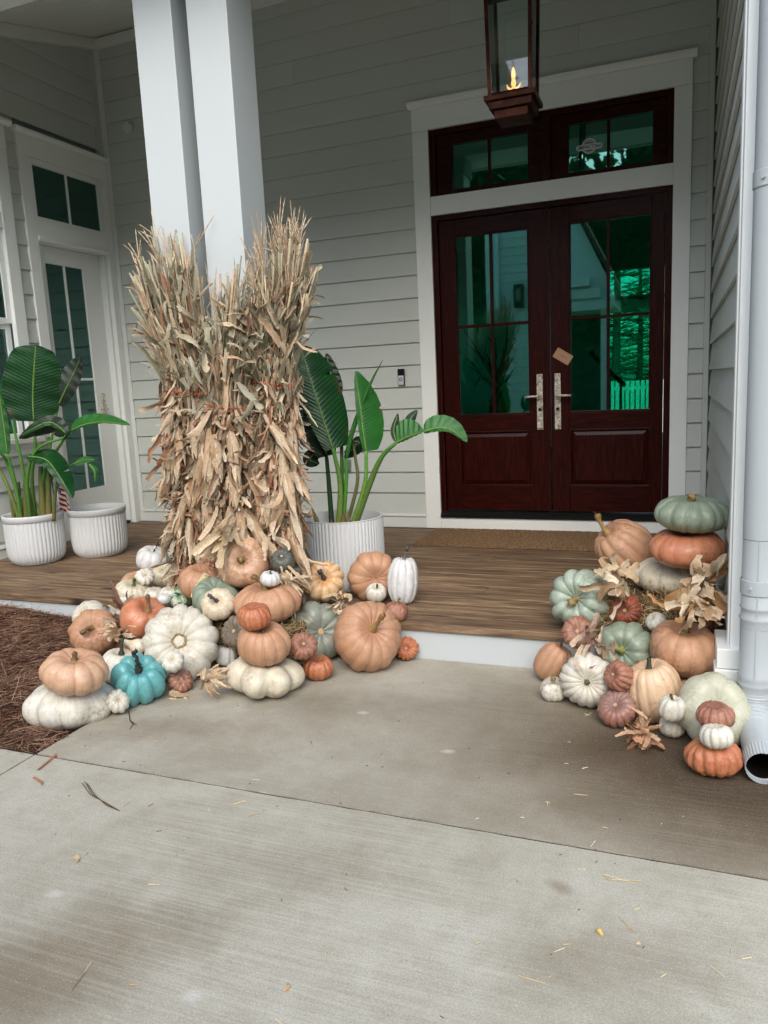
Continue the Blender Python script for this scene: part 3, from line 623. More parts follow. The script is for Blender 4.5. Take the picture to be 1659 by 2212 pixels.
def leaf(x0, x1, g0, g1, mx, p0, p1, side):
    ya, yb = 0.030, 0.078; zb, zt = 0.162, 2.594
    G0, G1 = 0.982, 2.466
    # stiles and rails
    lf = build(MB().box((x0, ya, zb), (g0, yb, zt)).box((g1, ya, zb), (x1, yb, zt)), 'door_leaf', 'mahogany_v', door, bevel=0.003)
    build(MB().box((g0, ya+0.001, zb), (g1, yb, 0.375)).box((g0, ya+0.001, 0.845), (g1, yb, G0)).box((g0, ya+0.001, G1), (g1, yb, zt)), 'door_rail', 'mahogany_h', lf, bevel=0.003)
    # raised panel
    vs = [(g0, 0.055, 0.375), (g1, 0.055, 0.375), (g1, 0.055, 0.845), (g0, 0.055, 0.845), (g0+0.05, 0.036, 0.425), (g1-0.05, 0.036, 0.425), (g1-0.05, 0.036, 0.795), (g0+0.05, 0.036, 0.795)]
    build(MB().add(vs, [(4,5,6,7), (0,1,5,4), (1,2,6,5), (2,3,7,6), (3,0,4,7)]), 'panel', 'mahogany_v', lf)
    m = MB()
    for (a, b) in (((g0, 0.026, 0.375), (g1, 0.05, 0.387)), ((g0, 0.026, 0.833), (g1, 0.05, 0.845)), ((g0, 0.026, 0.388), (g0+0.012, 0.05, 0.832)), ((g1-0.012, 0.026, 0.388), (g1, 0.05, 0.832))): m.box(a, b)
    build(m, 'panel_moulding', 'mahogany_h', lf, bevel=0.003)
    m = MB()
    for (a, b) in (((g0, 0.028, G0), (g1, 0.05, G0+0.012)), ((g0, 0.028, G1-0.012), (g1, 0.05, G1)), ((g0, 0.028, G0+0.013), (g0+0.012, 0.05, G1-0.013)), ((g1-0.012, 0.028, G0+0.013), (g1, 0.05, G1-0.013))): m.box(a, b)
    build(m, 'glazing_bead', 'mahogany_h', lf, bevel=0.003)
    zm = 1.727
    build(bx((mx-0.012, 0.034, G0+0.013), (mx+0.012, 0.066, G1-0.013)), 'muntin', 'mahogany_v', lf, bevel=0.004)
    build(bx((g0+0.013, 0.0345, zm-0.012), (mx-0.0125, 0.0655, zm+0.012)), 'muntin', 'mahogany_h', lf, bevel=0.004)
    build(bx((mx+0.0125, 0.0345, zm-0.012), (g1-0.013, 0.0655, zm+0.012)), 'muntin', 'mahogany_h', lf, bevel=0.004)
    for (a, b) in ((g0+0.012, mx-0.012), (mx+0.012, g1-0.012)):
        for (c, d) in ((G0+0.012, zm-0.012), (zm+0.012, G1-0.012)):
            build(bx((a, 0.050, c), (b, 0.054, d)), 'pane', 'glass_green', lf)
    hx = x1-0.0685 if side < 0 else x0+0.0525
    build(bx((hx-0.025, 0.018, 0.848), (hx+0.025, 0.0295, 1.303)), 'handle_plate', 'pewter', lf, bevel=0.003)
    lm = MB().tube([(hx, 0.02, 1.125), (hx, -0.035, 1.125)], 0.010, 10); lm.tube([(hx-side*0.012, -0.034, 1.125), (hx+side*0.115, -0.036, 1.122)], [0.011, 0.009], 10)
    build(lm, 'lever', 'pewter', lf, smooth=True)
    build(MB().tube([(hx, 0.0175, 1.015), (hx, 0.008, 1.015)], 0.014, 14), 'keyhole', 'metal_dark', lf)
    return lf
lfL = leaf(0.052, 0.944, 0.182, 0.798, 0.486, 0, 0, -1)
lfR = leaf(0.968, 1.828, 1.116, 1.734, 1.415, 0, 0, 1)
build(bx((0.930, 0.012, 0.165), (0.962, 0.0285, 2.59)), 'astragal', 'mahogany_v', door, bevel=0.004)
# transoms
m = MB()
for (a, b) in (((0.0, 0.004, 2.792), (0.05, 0.12, 3.308)), ((1.83, 0.004, 2.792), (1.88, 0.12, 3.308)), ((0.0505, 0.004, 3.265), (1.8295, 0.12, 3.308)), ((0.925, 0.0, 2.792), (0.985, 0.12, 3.264))): m.box(a, b)
build(m, 'transom_jamb', 'mahogany_v', door, bevel=0.003)
for (x0, x1, g0, g1, mx) in ((0.0515, 0.924, 0.187, 0.802, 0.492), (0.986, 1.8285, 1.119, 1.734, 1.415)):
    m = MB().box((x0, 0.030, 2.794), (g0, 0.078, 3.263)).box((g1, 0.030, 2.794), (x1, 0.078, 3.263)).box((g0, 0.031, 2.794), (g1, 0.078, 2.834)).box((g0, 0.031, 3.182), (g1, 0.078, 3.263))
    tr = build(m, 'transom', 'mahogany_h', door, bevel=0.003)
    build(bx((mx-0.011, 0.036, 2.8345), (mx+0.011, 0.066, 3.1815)), 'muntin', 'mahogany_v', tr, bevel=0.003)
    for (a, b) in ((g0, mx-0.011), (mx+0.011, g1)): build(bx((a, 0.050, 2.834), (b, 0.054, 3.182)), 'pane', 'glass_green', tr)
# maker's sticker on the right transom pane
st = thing('window_sticker', (1.272, 0.0485, 3.005), 'round silver sticker reading IMPACT360 on the right transom glass', 'sticker')
def disc(cx, cz, r, y0, y1, n=40): return MB().tube([(cx, y1, cz), (cx, y0, cz)], r, n)
build(disc(1.272, 3.012, 0.056, 0.0470, 0.0492), 'backing', 'sticker_light', st)
build(disc(1.272, 3.012, 0.047, 0.0455, 0.0469), 'roundel', 'sticker_grey', st)
m = MB(); nn = 12; poly = []
for (cx, sg) in ((1.352, 1), (1.195, -1)):
    for i in range(nn+1):
        a = -math.pi/2+math.pi*i/nn if sg > 0 else math.pi/2+math.pi*i/nn
        poly.append((cx+0.020*math.cos(a), 3.004+0.021*math.sin(a)))
m.prism(poly, 0.0445, 0.0454, 'y'); build(m, 'band', 'sticker_light', st)
def lettering(txt, x, y, z, size, mat, par, shear=0.0):
    cu = bpy.data.curves.new('lettering', 'FONT'); cu.body = txt; cu.size = size; cu.align_x = 'CENTER'; cu.align_y = 'CENTER'; cu.extrude = 0.0004; cu.shear = shear; cu.offset = size*0.012
    tmp = bpy.data.objects.new('tmp', cu); COL.objects.link(tmp); bpy.context.view_layer.update()
    me = bpy.data.meshes.new_from_object(tmp.evaluated_get(bpy.context.evaluated_depsgraph_get())); bpy.data.objects.remove(tmp)
    me.name = 'lettering'; me.materials.clear(); me.materials.append(M[mat])
    o = bpy.data.objects.new('lettering', me); COL.objects.link(o); o.parent = par; w = world_origin(par)
    o.location = (x-w[0], y-w[1], z-w[2]); o.rotation_euler = (math.radians(90), 0, 0); return o
lettering('IMPACT360', 1.274, 0.0436, 3.004, 0.0345, 'sticker_ink', st, 0.2)
for zz in (3.034, 2.979): build(bx((1.245, 0.0448, zz-0.0025), (1.299, 0.0453, zz+0.0025)), 'print_line', 'sticker_ink', st)

card = thing('note_card', (1.064, 0.024, 1.433), 'tilted brown paper note stuck above the right door handle', 'note')
ang = math.radians(-33); ca, sa = math.cos(ang), math.sin(ang)
pl = [(1.064+ca*a-sa*b, 1.436+sa*a+ca*b) for a, b in ((-0.072, -0.042), (0.072, -0.042), (0.072, 0.042), (-0.072, 0.042))]
build(MB().prism(pl, 0.0255, 0.0285, 'y'), 'paper', 'card', card)
pl = [(1.064+ca*a-sa*b, 1.436+sa*a+ca*b) for a, b in ((-0.030, -0.002), (0.030, -0.002), (0.030, 0.001), (-0.030, 0.001))]
build(MB().prism(pl, 0.0248, 0.0254, 'y'), 'writing_line', 'bark', card)

# ---- side door on the left wall
sdoor = thing('side_door', (XL, -0.53, 0), 'white side door with tall green glass and transom on the left wall', 'door')
X = XL; L = lambda a, b, nm, mat='trim_white', par=sdoor, bev=0.002: build(bx(a, b), nm, mat, par, bevel=bev)
L((X-0.03, -1.086, 0.0), (X+0.016, -0.972, 3.344), 'side_casing'); L((X-0.03, -0.088, 0.0), (X+0.016, -0.012, 3.344), 'side_casing')
L((X-0.03, -1.086, 3.345), (X+0.019, -0.012, 3.515), 'head_casing')
m = MB().prism([(X-0.03, 3.516), (X+0.026, 3.516), (X+0.055, 3.535), (X+0.055, 3.555), (X-0.03, 3.555)], -1.115, -0.010, 'y'); build(m, 'cap_moulding', 'trim_white', sdoor)
L((X-0.03, -0.971, 2.703), (X+0.012, -0.089, 2.824), 'transom_rail')
m = MB().prism([(X-0.13, 2.655), (X+0.030, 2.655), (X+0.036, 2.675), (X+0.020, 2.702), (X-0.13, 2.702)], -0.971, -0.089, 'y'); build(m, 'head_stop', 'trim_white', sdoor)
m = MB().box((X-0.07, -0.971, 2.825), (X+0.004, -0.935, 3.344)).box((X-0.07, -0.140, 2.825), (X+0.004, -0.089, 3.344)).box((X-0.07, -0.9345, 2.825), (X+0.0035, -0.1405, 2.865)).box((X-0.07, -0.9345, 3.294), (X+0.0035, -0.1405, 3.344))
trs = build(m, 'transom', 'trim_white', sdoor, bevel=0.004)
build(bx((X-0.03, -0.545, 2.8655), (X-0.006, -0.523, 3.2935)), 'muntin', 'trim_white', trs, bevel=0.002)
for (a, b) in ((-0.9345, -0.5455), (-0.5225, -0.1405)): build(bx((X-0.022, a, 2.866), (X-0.018, b, 3.293)), 'pane', 'glass_green', trs)
L((X-0.16, -0.984, 0.0), (X-0.031, -0.945, 2.70), 'jamb'); L((X-0.16, -0.115, 0.0), (X-0.031, -0.081, 2.70), 'jamb')
XD = X-0.095
m = MB().box((XD-0.04, -0.944, 0.03), (XD, -0.81, 2.652)).box((XD-0.04, -0.345, 0.03), (XD, -0.116, 2.652)).box((XD-0.04, -0.8095, 0.03), (XD-0.001, -0.3455, 0.42)).box((XD-0.04, -0.8095, 2.50), (XD-0.001, -0.3455, 2.652))
dl = build(m, 'door_leaf', 'trim_white', sdoor, bevel=0.004)
m = MB().box((XD-0.035, -0.588, 0.4205), (XD-0.006, -0.566, 2.4995)).box((XD-0.034, -0.8095, 1.455), (XD-0.007, -0.5885, 1.477)).box((XD-0.034, -0.5655, 1.455), (XD-0.007, -0.3455, 1.477)); build(m, 'muntin', 'trim_white', dl, bevel=0.002)
for (a, b) in ((-0.8095, -0.5885), (-0.5655, -0.3455)):
    for (c, d) in ((0.4205, 1.4545), (1.4775, 2.4995)): build(bx((XD-0.022, a, c), (XD-0.018, b, d)), 'pane', 'glass_green', dl)
build(bx((XD+0.0005, -0.285, 1.08), (XD+0.012, -0.235, 1.33)), 'handle_plate', 'pewter', dl, bevel=0.003)
build(MB().tube([(XD+0.01, -0.26, 1.17), (XD+0.055, -0.26, 1.17), (XD+0.06, -0.36, 1.17)], 0.009, 8), 'lever', 'pewter', dl)
build(bx((X-0.155, -0.944, 0.0005), (X-0.031, -0.116, 0.029)), 'threshold', 'metal_dark', sdoor)

win = thing('window', (XL, -1.84, 0.95), 'tall white double hung window with green panes at the left edge', 'window')
L((X-0.03, -1.33, 0.97), (X+0.016, -1.2115, 3.344), 'side_casing', par=win); L((X-0.03, -2.47, 0.97), (X+0.016, -2.35, 3.344), 'side_casing', par=win)
L((X-0.03, -2.47, 3.345), (X+0.019, -1.2115, 3.525), 'head_casing', par=win)
m = MB().prism([(X-0.03, 3.526), (X+0.026, 3.526), (X+0.055, 3.548), (X+0.055, 3.572), (X-0.03, 3.572)], -2.50, -1.155, 'y'); build(m, 'cap_moulding', 'trim_white', win)
L((X-0.03, -2.50, 0.93), (X+0.05, -1.19, 0.969), 'sill', par=win); L((X-0.03, -2.47, 0.83), (X+0.014, -1.2115, 0.929), 'apron', par=win)
L((X-0.03, -2.3495, 2.70), (X+0.008, -1.3305, 2.824), 'transom_rail', par=win)
for (z0, z1, nm, dx) in ((0.97, 1.93, 'lower_sash', -0.05), (1.931, 2.699, 'upper_sash', -0.02), (2.825, 3.344, 'transom', -0.02)):
    f_ = 0.045; xx = X+dx
    s_ = build(MB().box((xx-0.03, -2.3495, z0), (xx, -2.30, z1)).box((xx-0.03, -1.38, z0), (xx, -1.3305, z1)).box((xx-0.03, -2.2995, z0), (xx-0.001, -1.3805, z0+f_)).box((xx-0.03, -2.2995, z1-f_), (xx-0.001, -1.3805, z1)), nm, 'trim_white', win, bevel=0.003)
    build(bx((xx-0.025, -1.85, z0+f_+0.0005), (xx-0.004, -1.83, z1-f_-0.0005)), 'muntin', 'trim_white', s_)
    for (a, b) in ((-2.2995, -1.8505), (-1.8295, -1.3805)): build(bx((xx-0.018, a, z0+f_), (xx-0.014, b, z1-f_)), 'pane', 'glass_green', s_)

# ---- small things on the back wall
o = thing('doorbell', (-0.317, -0.004, 1.336), 'black and silver video doorbell on the siding left of the doors', 'doorbell')
build(bx((-0.347, -0.029, 1.264), (-0.287, -0.003, 1.408)), 'housing', 'plastic_black', o, bevel=0.004)
build(bx((-0.342, -0.0315, 1.269), (-0.292, -0.0295, 1.350)), 'faceplate', 'plastic_silver', o, bevel=0.002)
m = MB(); nn = 28
ring = [(-0.317+0.0125*math.cos(2*math.pi*i/nn), -0.0335, 1.317+0.0125*math.sin(2*math.pi*i/nn)) for i in range(nn+1)]
build(MB().tube(ring, 0.0026, 6, cap=False), 'button_ring', 'plastic_black', o, smooth=True)
build(disc(-0.317, 1.383, 0.008, -0.0305, -0.0288, 16), 'lens', 'glass_clear', o)
o = thing('outlet_box', (-0.883, -0.004, 0.565), 'grey weatherproof outlet box low on the siding behind the planter', 'outlet')
build(bx((-0.922, -0.022, 0.509), (-0.845, -0.003, 0.622)), 'backplate', 'box_grey', o, bevel=0.003)
build(bx((-0.913, -0.045, 0.52), (-0.854, -0.0225, 0.613)), 'cover', 'box_grey', o, bevel=0.008)
o = thing('junction_cover', (-2.955, -0.004, 3.785), 'round white junction cover high on the siding left of the columns', 'junction box')
build(disc(-2.952, 3.785, 0.052, -0.042, -0.003, 36), 'base', 'plastic_white', o, bevel=0.003)
for (a, b) in ((0.03, 0.03), (-0.03, 0.03), (0.03, -0.03), (-0.03, -0.03)): build(disc(-2.952+a, 3.785+b, 0.004, -0.0435, -0.0415, 8), 'screw', 'metal_dark', o)

# ---- lantern hung over the doors
LX, LY, LZ = 0.945, -1.22, 3.005
lan = thing('gas_lantern', (LX, LY, LZ), 'copper gas lantern with a lit flame hanging in front of the doors', 'lantern')
def frus(x, y, w0, w1, z0, z1):
    a, b = w0/2, w1/2
    return [(x-a,y-a,z0),(x+a,y-a,z0),(x+a,y+a,z0),(x-a,y+a,z0),(x-b,y-b,z1),(x+b,y-b,z1),(x+b,y+b,z1),(x-b,y+b,z1)], [(3,2,1,0),(4,5,6,7),(0,1,5,4),(1,2,6,5),(2,3,7,6),(3,0,4,7)]
for (w0, w1, z0, z1, nm) in ((0.205, 0.215, -0.125, -0.075, 'base_tier'), (0.262, 0.270, -0.074, -0.030, 'base_tier'), (0.312, 0.318, -0.029, 0.0, 'base_plate')):
    build(MB().add(*frus(LX, LY, w0, w1, LZ+z0, LZ+z1)), nm, 'copper', lan, bevel=0.003)
wb, wt, hh = 0.270, 0.295, 0.66
for sx in (-1, 1):
    for sy in (-1, 1):
        a = np.array([LX+sx*(wb/2-0.011), LY+sy*(wb/2-0.011), LZ+0.0]); b = np.array([LX+sx*(wt/2-0.011), LY+sy*(wt/2-0.011), LZ+hh])
        w = 0.011; vs = [a+(i*w, j*w, 0) for i, j in ((-1,-1),(1,-1),(1,1),(-1,1))]+[b+(i*w, j*w, 0) for i, j in ((-1,-1),(1,-1),(1,1),(-1,1))]
        build(MB().add(vs, [(3,2,1,0),(4,5,6,7),(0,1,5,4),(1,2,6,5),(2,3,7,6),(3,0,4,7)]), 'corner_post', 'copper', lan)
for (dx, dy) in ((1, 0), (-1, 0), (0, 1), (0, -1)):
    def pp(s_, wq, z, off): 
        c0 = wq/2-off
        return (LX+dx*c0+(s_ if dx == 0 else 0), LY+dy*c0+(s_ if dy == 0 else 0), z)
    gb, gt = wb/2-0.023, wt/2-0.023
    q = [pp(-gb, wb, LZ+0.022, 0.011), pp(gb, wb, LZ+0.022, 0.011), pp(gt, wt, LZ+hh-0.02, 0.011), pp(-gt, wt, LZ+hh-0.02, 0.011)]
    o = build(MB().add(q, [(0, 1, 2, 3)]), 'pane', 'glass_clear', lan, solid=0.003)
    m = MB(); m.tube([pp(-gb, wb, LZ+0.0105, 0.011), pp(gb, wb, LZ+0.0105, 0.011)], 0.010, 6); m.tube([pp(-gt, wt, LZ+hh-0.01, 0.011), pp(gt, wt, LZ+hh-0.01, 0.011)], 0.010, 6); build(m, 'glass_rail', 'copper', lan)
build(MB().add(*frus(LX, LY, 0.36, 0.33, LZ+hh, LZ+hh+0.03)), 'roof_plate', 'copper', lan); build(MB().add(*frus(LX, LY, 0.31, 0.12, LZ+hh+0.031, LZ+hh+0.16)), 'roof_hood', 'copper', lan)
build(MB().tube([(LX, LY, LZ+hh+0.16), (LX, LY, zc(LY)+0.01)], 0.011, 8), 'hanger_rod', 'copper', lan)
build(MB().tube([(LX, LY, LZ+0.001), (LX, LY, LZ+0.055)], [0.012, 0.006], 10), 'burner', 'pewter', lan)
m = MB(); 
m.lathe([(0.001, 0.0), (0.011, 0.012), (0.015, 0.03), (0.0105, 0.055), (0.014, 0.085), (0.009, 0.11), (0.001, 0.128)], (LX, LY, LZ+0.068), 14)
for sx in (-1, 1): m.tube([(LX+sx*0.004, LY, LZ+0.072), (LX+sx*0.022, LY, LZ+0.066), (LX+sx*0.036, LY, LZ+0.078), (LX+sx*0.043, LY, LZ+0.097)], [0.004, 0.008, 0.006, 0.001], 8)
build(m, 'flame', 'flame', lan, smooth=True)
build(MB().box((LX+wb/2-0.005, LY-wb/2-0.009, LZ+0.36), (LX+wb/2+0.014, LY-wb/2-0.0005, LZ+0.375)).box((LX+wb/2-0.002, LY-wb/2-0.014, LZ+0.30), (LX+wb/2+0.008, LY-wb/2-0.0095, LZ+0.38)), 'latch', 'copper', lan)
build(MB().tube([(LX-wt/2-0.03, LY-wt/2, LZ+hh-0.06), (LX-wt/2-0.05, LY-wt/2, LZ+hh-0.06), (LX-wt/2-0.05, LY-wt/2, LZ+hh+0.0), (LX-wt/2, LY-wt/2, LZ+hh+0.008)], 0.008, 6), 'scroll', 'copper', lan)

# ---- downspout at the end of the right wall
dsx, dsy, dsr = 2.247, -3.150, 0.063
ds = thing('downspout', (dsx, dsy, GZ), 'white corrugated metal downspout with its open elbow resting on the paving', 'downspout')
def pipe_prof(zs, r, n=40, c=(dsx, dsy)):
    m = MB(); m.lathe([(r_, z_) for z_, r_ in zs], (c[0], c[1], 0), n); return m
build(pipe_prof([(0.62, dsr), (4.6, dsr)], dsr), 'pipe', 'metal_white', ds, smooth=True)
build(pipe_prof([(0.265, dsr), (0.29, dsr), (0.30, dsr+0.004), (0.305, dsr+0.004), (0.315, dsr-0.0015), (0.34, dsr-0.0015), (0.346, dsr+0.003), (0.352, dsr-0.001), (0.618, dsr-0.001)], dsr), 'pipe_collar', 'metal_white', ds, smooth=True)
z = 0.265; prof = []
for (zz, dr) in ((-0.005, -0.001), (0.02, -0.001), (0.03, 0.004), (0.035, 0.004), (0.05, -0.002), (0.062, 0.004), (0.07, -0.002), (0.25, -0.0005), (0.264, -0.0005)): prof.append((zz, dsr+dr))
build(pipe_prof(prof, dsr), 'pipe_section', 'metal_white', ds, smooth=True)
# corrugated elbow
pts = []; rad = []
pth = [(0, 0.0), (0, -0.012), (0, -0.03), (0.004, -0.05), (0.012, -0.07), (0.026, -0.09), (0.046, -0.107), (0.075, -0.122), (0.11, -0.132), (0.15, -0.138), (0.26, -0.1395)]
P_ = np.array(pth); tt = np.linspace(0, len(pth)-1, 64)
ix = np.interp(tt, range(len(pth)), P_[:, 0]); iz = np.interp(tt, range(len(pth)), P_[:, 1])
for q, (a, b) in enumerate(zip(ix, iz)):
    k = q/63; cor = 0.0035*max(0, math.sin(q*1.05)) if 0.06 < k < 0.72 else 0.0
    pts.append((dsx, dsy-a*1.35, 0.0+b)); rad.append(dsr+cor-0.004*max(0, k-0.7)/0.3)
m = MB().tube(pts, rad, 40, cap=False); build(m, 'elbow', 'metal_white', ds, smooth=True, solid=0.002)
m = MB(); p_end = np.array(pts[-1]); nfl = 34
build(MB().tube(pts[30:], [q-0.005 for q in rad[30:]], 32, cap=False), 'elbow_inner_shade', 'metal_dark', ds, smooth=True)  # dark inner tube put in as the shade inside the outlet
m2 = MB(); R0 = dsr-0.003
prof_pts = [(dsx, p_end[1]+0.05, p_end[2]+0.002), (dsx, p_end[1]+0.02, p_end[2]), (dsx, p_end[1]-0.03, p_end[2]-0.001)]
m2.tube(prof_pts, [R0+0.004, R0+0.002, R0-0.001], 68, cap=False, flute=0.018); build(m2, 'crimped_end', 'metal_white', ds, solid=0.0015)
for zz in (0.40, 1.9, 3.4):
    sp_ = build(pipe_prof([(zz, dsr+0.002), (zz+0.002, dsr+0.004), (zz+0.058, dsr+0.004), (zz+0.06, dsr+0.002)], dsr), 'strap', 'metal_white', ds, smooth=False)
    a = math.radians(240); build(MB().tube([(dsx+(dsr+0.003)*math.cos(a), dsy+(dsr+0.003)*math.sin(a), zz+0.03), (dsx+(dsr+0.012)*math.cos(a), dsy+(dsr+0.012)*math.sin(a), zz+0.03)], 0.006, 8), 'rivet', 'metal_white', sp_)
a = math.radians(262); build(MB().box((dsx+dsr*math.cos(a)-0.0012, dsy+dsr*math.sin(a)-0.0012, 0.02), (dsx+dsr*math.cos(a)+0.0012, dsy+dsr*math.sin(a)+0.004, 0.62)), 'seam', 'metal_white', ds)

# ---- door mat of knotted coir
mat_ = thing('door_mat', (0.9, -0.42, 0.003), 'braided brown coir door mat on the deck before the double doors', 'door mat')
build(bx((-0.015, -0.755, 0.003), (1.845, -0.085, 0.012)), 'backing', 'coir', mat_)
m = MB(); nx, ny = 104, 38
for j in range(ny):
    for i in range(nx):
        x = -0.005+1.84*(i+0.5*(j % 2)+0.25)/nx+random.uniform(-.002, .002); y = -0.748+0.656*(j+0.5)/ny+random.uniform(-.002, .002)
        a = (math.pi/4 if (i+j) % 2 else -math.pi/4)+random.uniform(-.3, .3); rx, ry, h = 0.0125, 0.0075, random.uniform(0.008, 0.013)
        vs = []
        for (rr, zz) in ((1.0, 0.0), (0.75, 0.75)):
            for q in range(6):
                t_ = 2*math.pi*q/6; ux, uy = rr*rx*math.cos(t_), rr*ry*math.sin(t_)
                vs.append((x+ux*math.cos(a)-uy*math.sin(a), y+ux*math.sin(a)+uy*math.cos(a), 0.0115+h*zz))
        vs.append((x, y, 0.0115+h))
        m.add(vs, [(q, (q+1) % 6, 6+(q+1) % 6, 6+q) for q in range(6)]+[(6+q, 6+(q+1) % 6, 12) for q in range(6)])
stuff(build(m, 'knotted_pile', 'coir', mat_, smooth=True))

# ================================================================ PLANTERS AND PLANTS
def pot_rimmed(x, y, label):
    o = thing('planter', (x, y, 0.002), label, 'planter', 'ribbed white planters by the side door'); R, H = 0.230, 0.395
    pr = [(0.02, 0.004), (0.165, 0.004), (0.172, 0.0), (0.176, 0.006), (0.195, 0.022), (0.213, 0.055), (0.221, 0.11), (0.2235, 0.2), (0.2235, H-0.052)]
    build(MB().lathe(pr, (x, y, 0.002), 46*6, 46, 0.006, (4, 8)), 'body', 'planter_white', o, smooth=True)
    pr = [(0.221, H-0.053), (0.2285, H-0.050), (0.2305, H-0.010), (0.229, H-0.002), (0.222, H), (0.2125, H-0.004), (0.2105, H-0.05)]
    build(MB().lathe(pr, (x, y, 0.002), 72), 'rim', 'planter_white', o, smooth=True)
    pr = [(0.2105, H-0.05), (0.2105, 0.10), (0.19, 0.06), (0.01, 0.055)]
    build(MB().lathe(pr, (x, y, 0.002), 46*4, 46, 0.005, (0, 1)), 'inner_wall', 'planter_white', o, smooth=True)
    return o
pot_rimmed(-2.866, -1.781, 'ribbed white planter at far left holding a broad leaved green plant')
pot_rimmed(-2.519, -1.450, 'empty ribbed white planter standing before the white side door')
PX, PY, PR, PH_ = -0.066, -1.95, 0.260, 0.452
o = thing('planter', (PX, PY, 0.002), 'large fluted white planter right of the cornstalks holding tall green leaves', 'planter')
pr = [(0.02, 0.004), (PR-0.03, 0.004), (PR-0.02, 0.0), (PR-0.004, 0.02), (PR, 0.06), (PR, PH_-0.006)]
build(MB().lathe(pr, (PX, PY, 0.002), 66*6, 66, 0.007, (3, 5)), 'body', 'planter_white', o, smooth=True)
pr = [(PR-0.002, PH_-0.0055), (PR+0.001, PH_-0.003), (PR-0.001, PH_), (PR-0.012, PH_), (PR-0.014, PH_-0.004), (PR-0.016, 0.3)]
build(MB().lathe(pr, (PX, PY, 0.002), 80), 'rim', 'planter_white', o, smooth=True)
build(MB().lathe([(PR-0.0165, 0.33), (0.12, 0.345), (0.001, 0.34)], (PX, PY, 0.002), 40), 'soil', 'soil', o)
build(MB().lathe([(0.209, 0.30), (0.1, 0.31), (0.001, 0.30)], (-2.866, -1.781, 0.002), 40), 'soil', 'soil', bpy.data.objects['planter'])

TW = lambda p: (CAM_C-np.asarray(p))/np.linalg.norm(CAM_C-np.asarray(p))
def spline(pts, n):
    P = np.array(pts, float); m = len(P); out = []
    if m == 2: return [P[0]+(P[1]-P[0])*k/(n-1) for k in range(n)]
    E = np.vstack([2*P[0]-P[1], P, 2*P[-1]-P[-2]])
    for k in range(n):
        t = k/(n-1)*(m-1); i = min(int(t), m-2); f = t-i; a, b, c, d = E[i], E[i+1], E[i+2], E[i+3]
        out.append(0.5*((2*b)+(-a+c)*f+(2*a-5*b+4*c-d)*f*f+(-a+3*b-3*c+d)*f**3))
    return out
def plant_leaf(par, pts, wl, wr, mat='leaf_green', tilt=(0, 0), fold=0.25, wave=0.006, tipsharp=1.0, basew=0.55, nrm=None, tear=()):
    """broad leaf on a midrib; wl / wr: half widths on the picture's left / right of the upward midrib (m)"""
    n, h = 40, 8; P = spline(pts, n); vs = []; uv = []; fs = []
    for i in range(n):
        t = i/(n-1); p = P[i]; T = P[min(i+1, n-1)]-P[max(i-1, 0)]; T /= np.linalg.norm(T)
        N = TW(p) if nrm is None else np.array(nrm, float); N = N+tilt[0]*VR+tilt[1]*VU; N -= (N@T)*T; N /= np.linalg.norm(N); Sd = np.cross(T, N)
        prof = (math.sin(math.pi*min(1, (t*0.94+0.06)**0.75)))**(0.62) if t < 0.999 else 0
        prof = min(prof, 1.0)
        for j in range(-h, h+1):
            s = j/h; w = (wl if s < 0 else wr)*prof; cut = 1.0
            for (tp, sd_, dp) in tear:
                if (s < 0) == (sd_ < 0) and abs(t-tp) < 0.012: cut = min(cut, 1-dp*abs(s))
            q = p+Sd*s*w*cut-N*(fold*abs(s)**1.3*w)+N*wave*math.sin(38*t+2.0*s)*abs(s)
            vs.append(q); uv.append((0.5+0.5*s, t))
    W_ = 2*h+1
    for i in range(n-1):
        for j in range(2*h): fs.append((i*W_+j, i*W_+j+1, (i+1)*W_+j+1, (i+1)*W_+j))
    m = MB(); m.v = vs; m.f = fs; m.uv = uv
    lf = build(m, 'leaf', mat, par, smooth=True)
    r = MB(); r.tube([P[i]+TW(P[i])*0.0 for i in range(0, n-2, 2)], [0.0065*(1-0.8*i/n) for i in range(0, n-2, 2)], 6, col=lin(104, 140, 66)); build(r, 'midrib', 'stem', lf, smooth=True)
    return lf
def stalk(par, pts, r0, r1, c0=lin(84, 118, 52), c1=lin(70, 130, 52)):
    P = spline(pts, 16); m = MB(); n = 10; m.tube(P, list(np.linspace(r0, r1, 16)), n)
    m.col = []
    for i in range(16):
        k = i/15; m.col += [tuple(a*(1-k)+b*k for a, b in zip(c0, c1))]*n
    return build(m, 'leaf_stalk', 'stem', par, smooth=True)

# ---- right plant (picture points taken on the planter's plane)
K7 = lambda x, y, d=PY: at(597.2+x/3.5716, 696.7+y/3.5716, d)
pl = thing('bird_of_paradise', (PX, PY, 0.345), 'tall green bird of paradise plant in the fluted white planter', 'plant')
z0 = lambda dx, dy: np.array([PX+dx, PY+dy, 0.345])
stalk(pl, [z0(-0.01, -0.06), K7(492, 1260, -1.99), K7(436, 970, -1.98)], 0.022, 0.011, lin(122, 138, 62))
plant_leaf(pl, [K7(436, 975, -1.98), K7(345, 700, -1.97), K7(265, 450, -1.96), K7(210, 270, -1.95), K7(180, 175, -1.95)], 0.09, 0.185, 'leaf_green', (0.2, 0.1), 0.28, 0.004, tear=((0.55, 1, 0.3),))
stalk(pl, [z0(0.0, -0.02), K7(537, 1250, -1.96), K7(540, 1040, -1.96)], 0.014, 0.011, lin(80, 140, 50), lin(70, 142, 52))
m = MB(); P = spline([K7(536, 1060, -1.96), K7(575, 880, -1.965), K7(640, 680, -1.97), K7(735, 450, -1.98), K7(822, 285, -1.98)], 20)
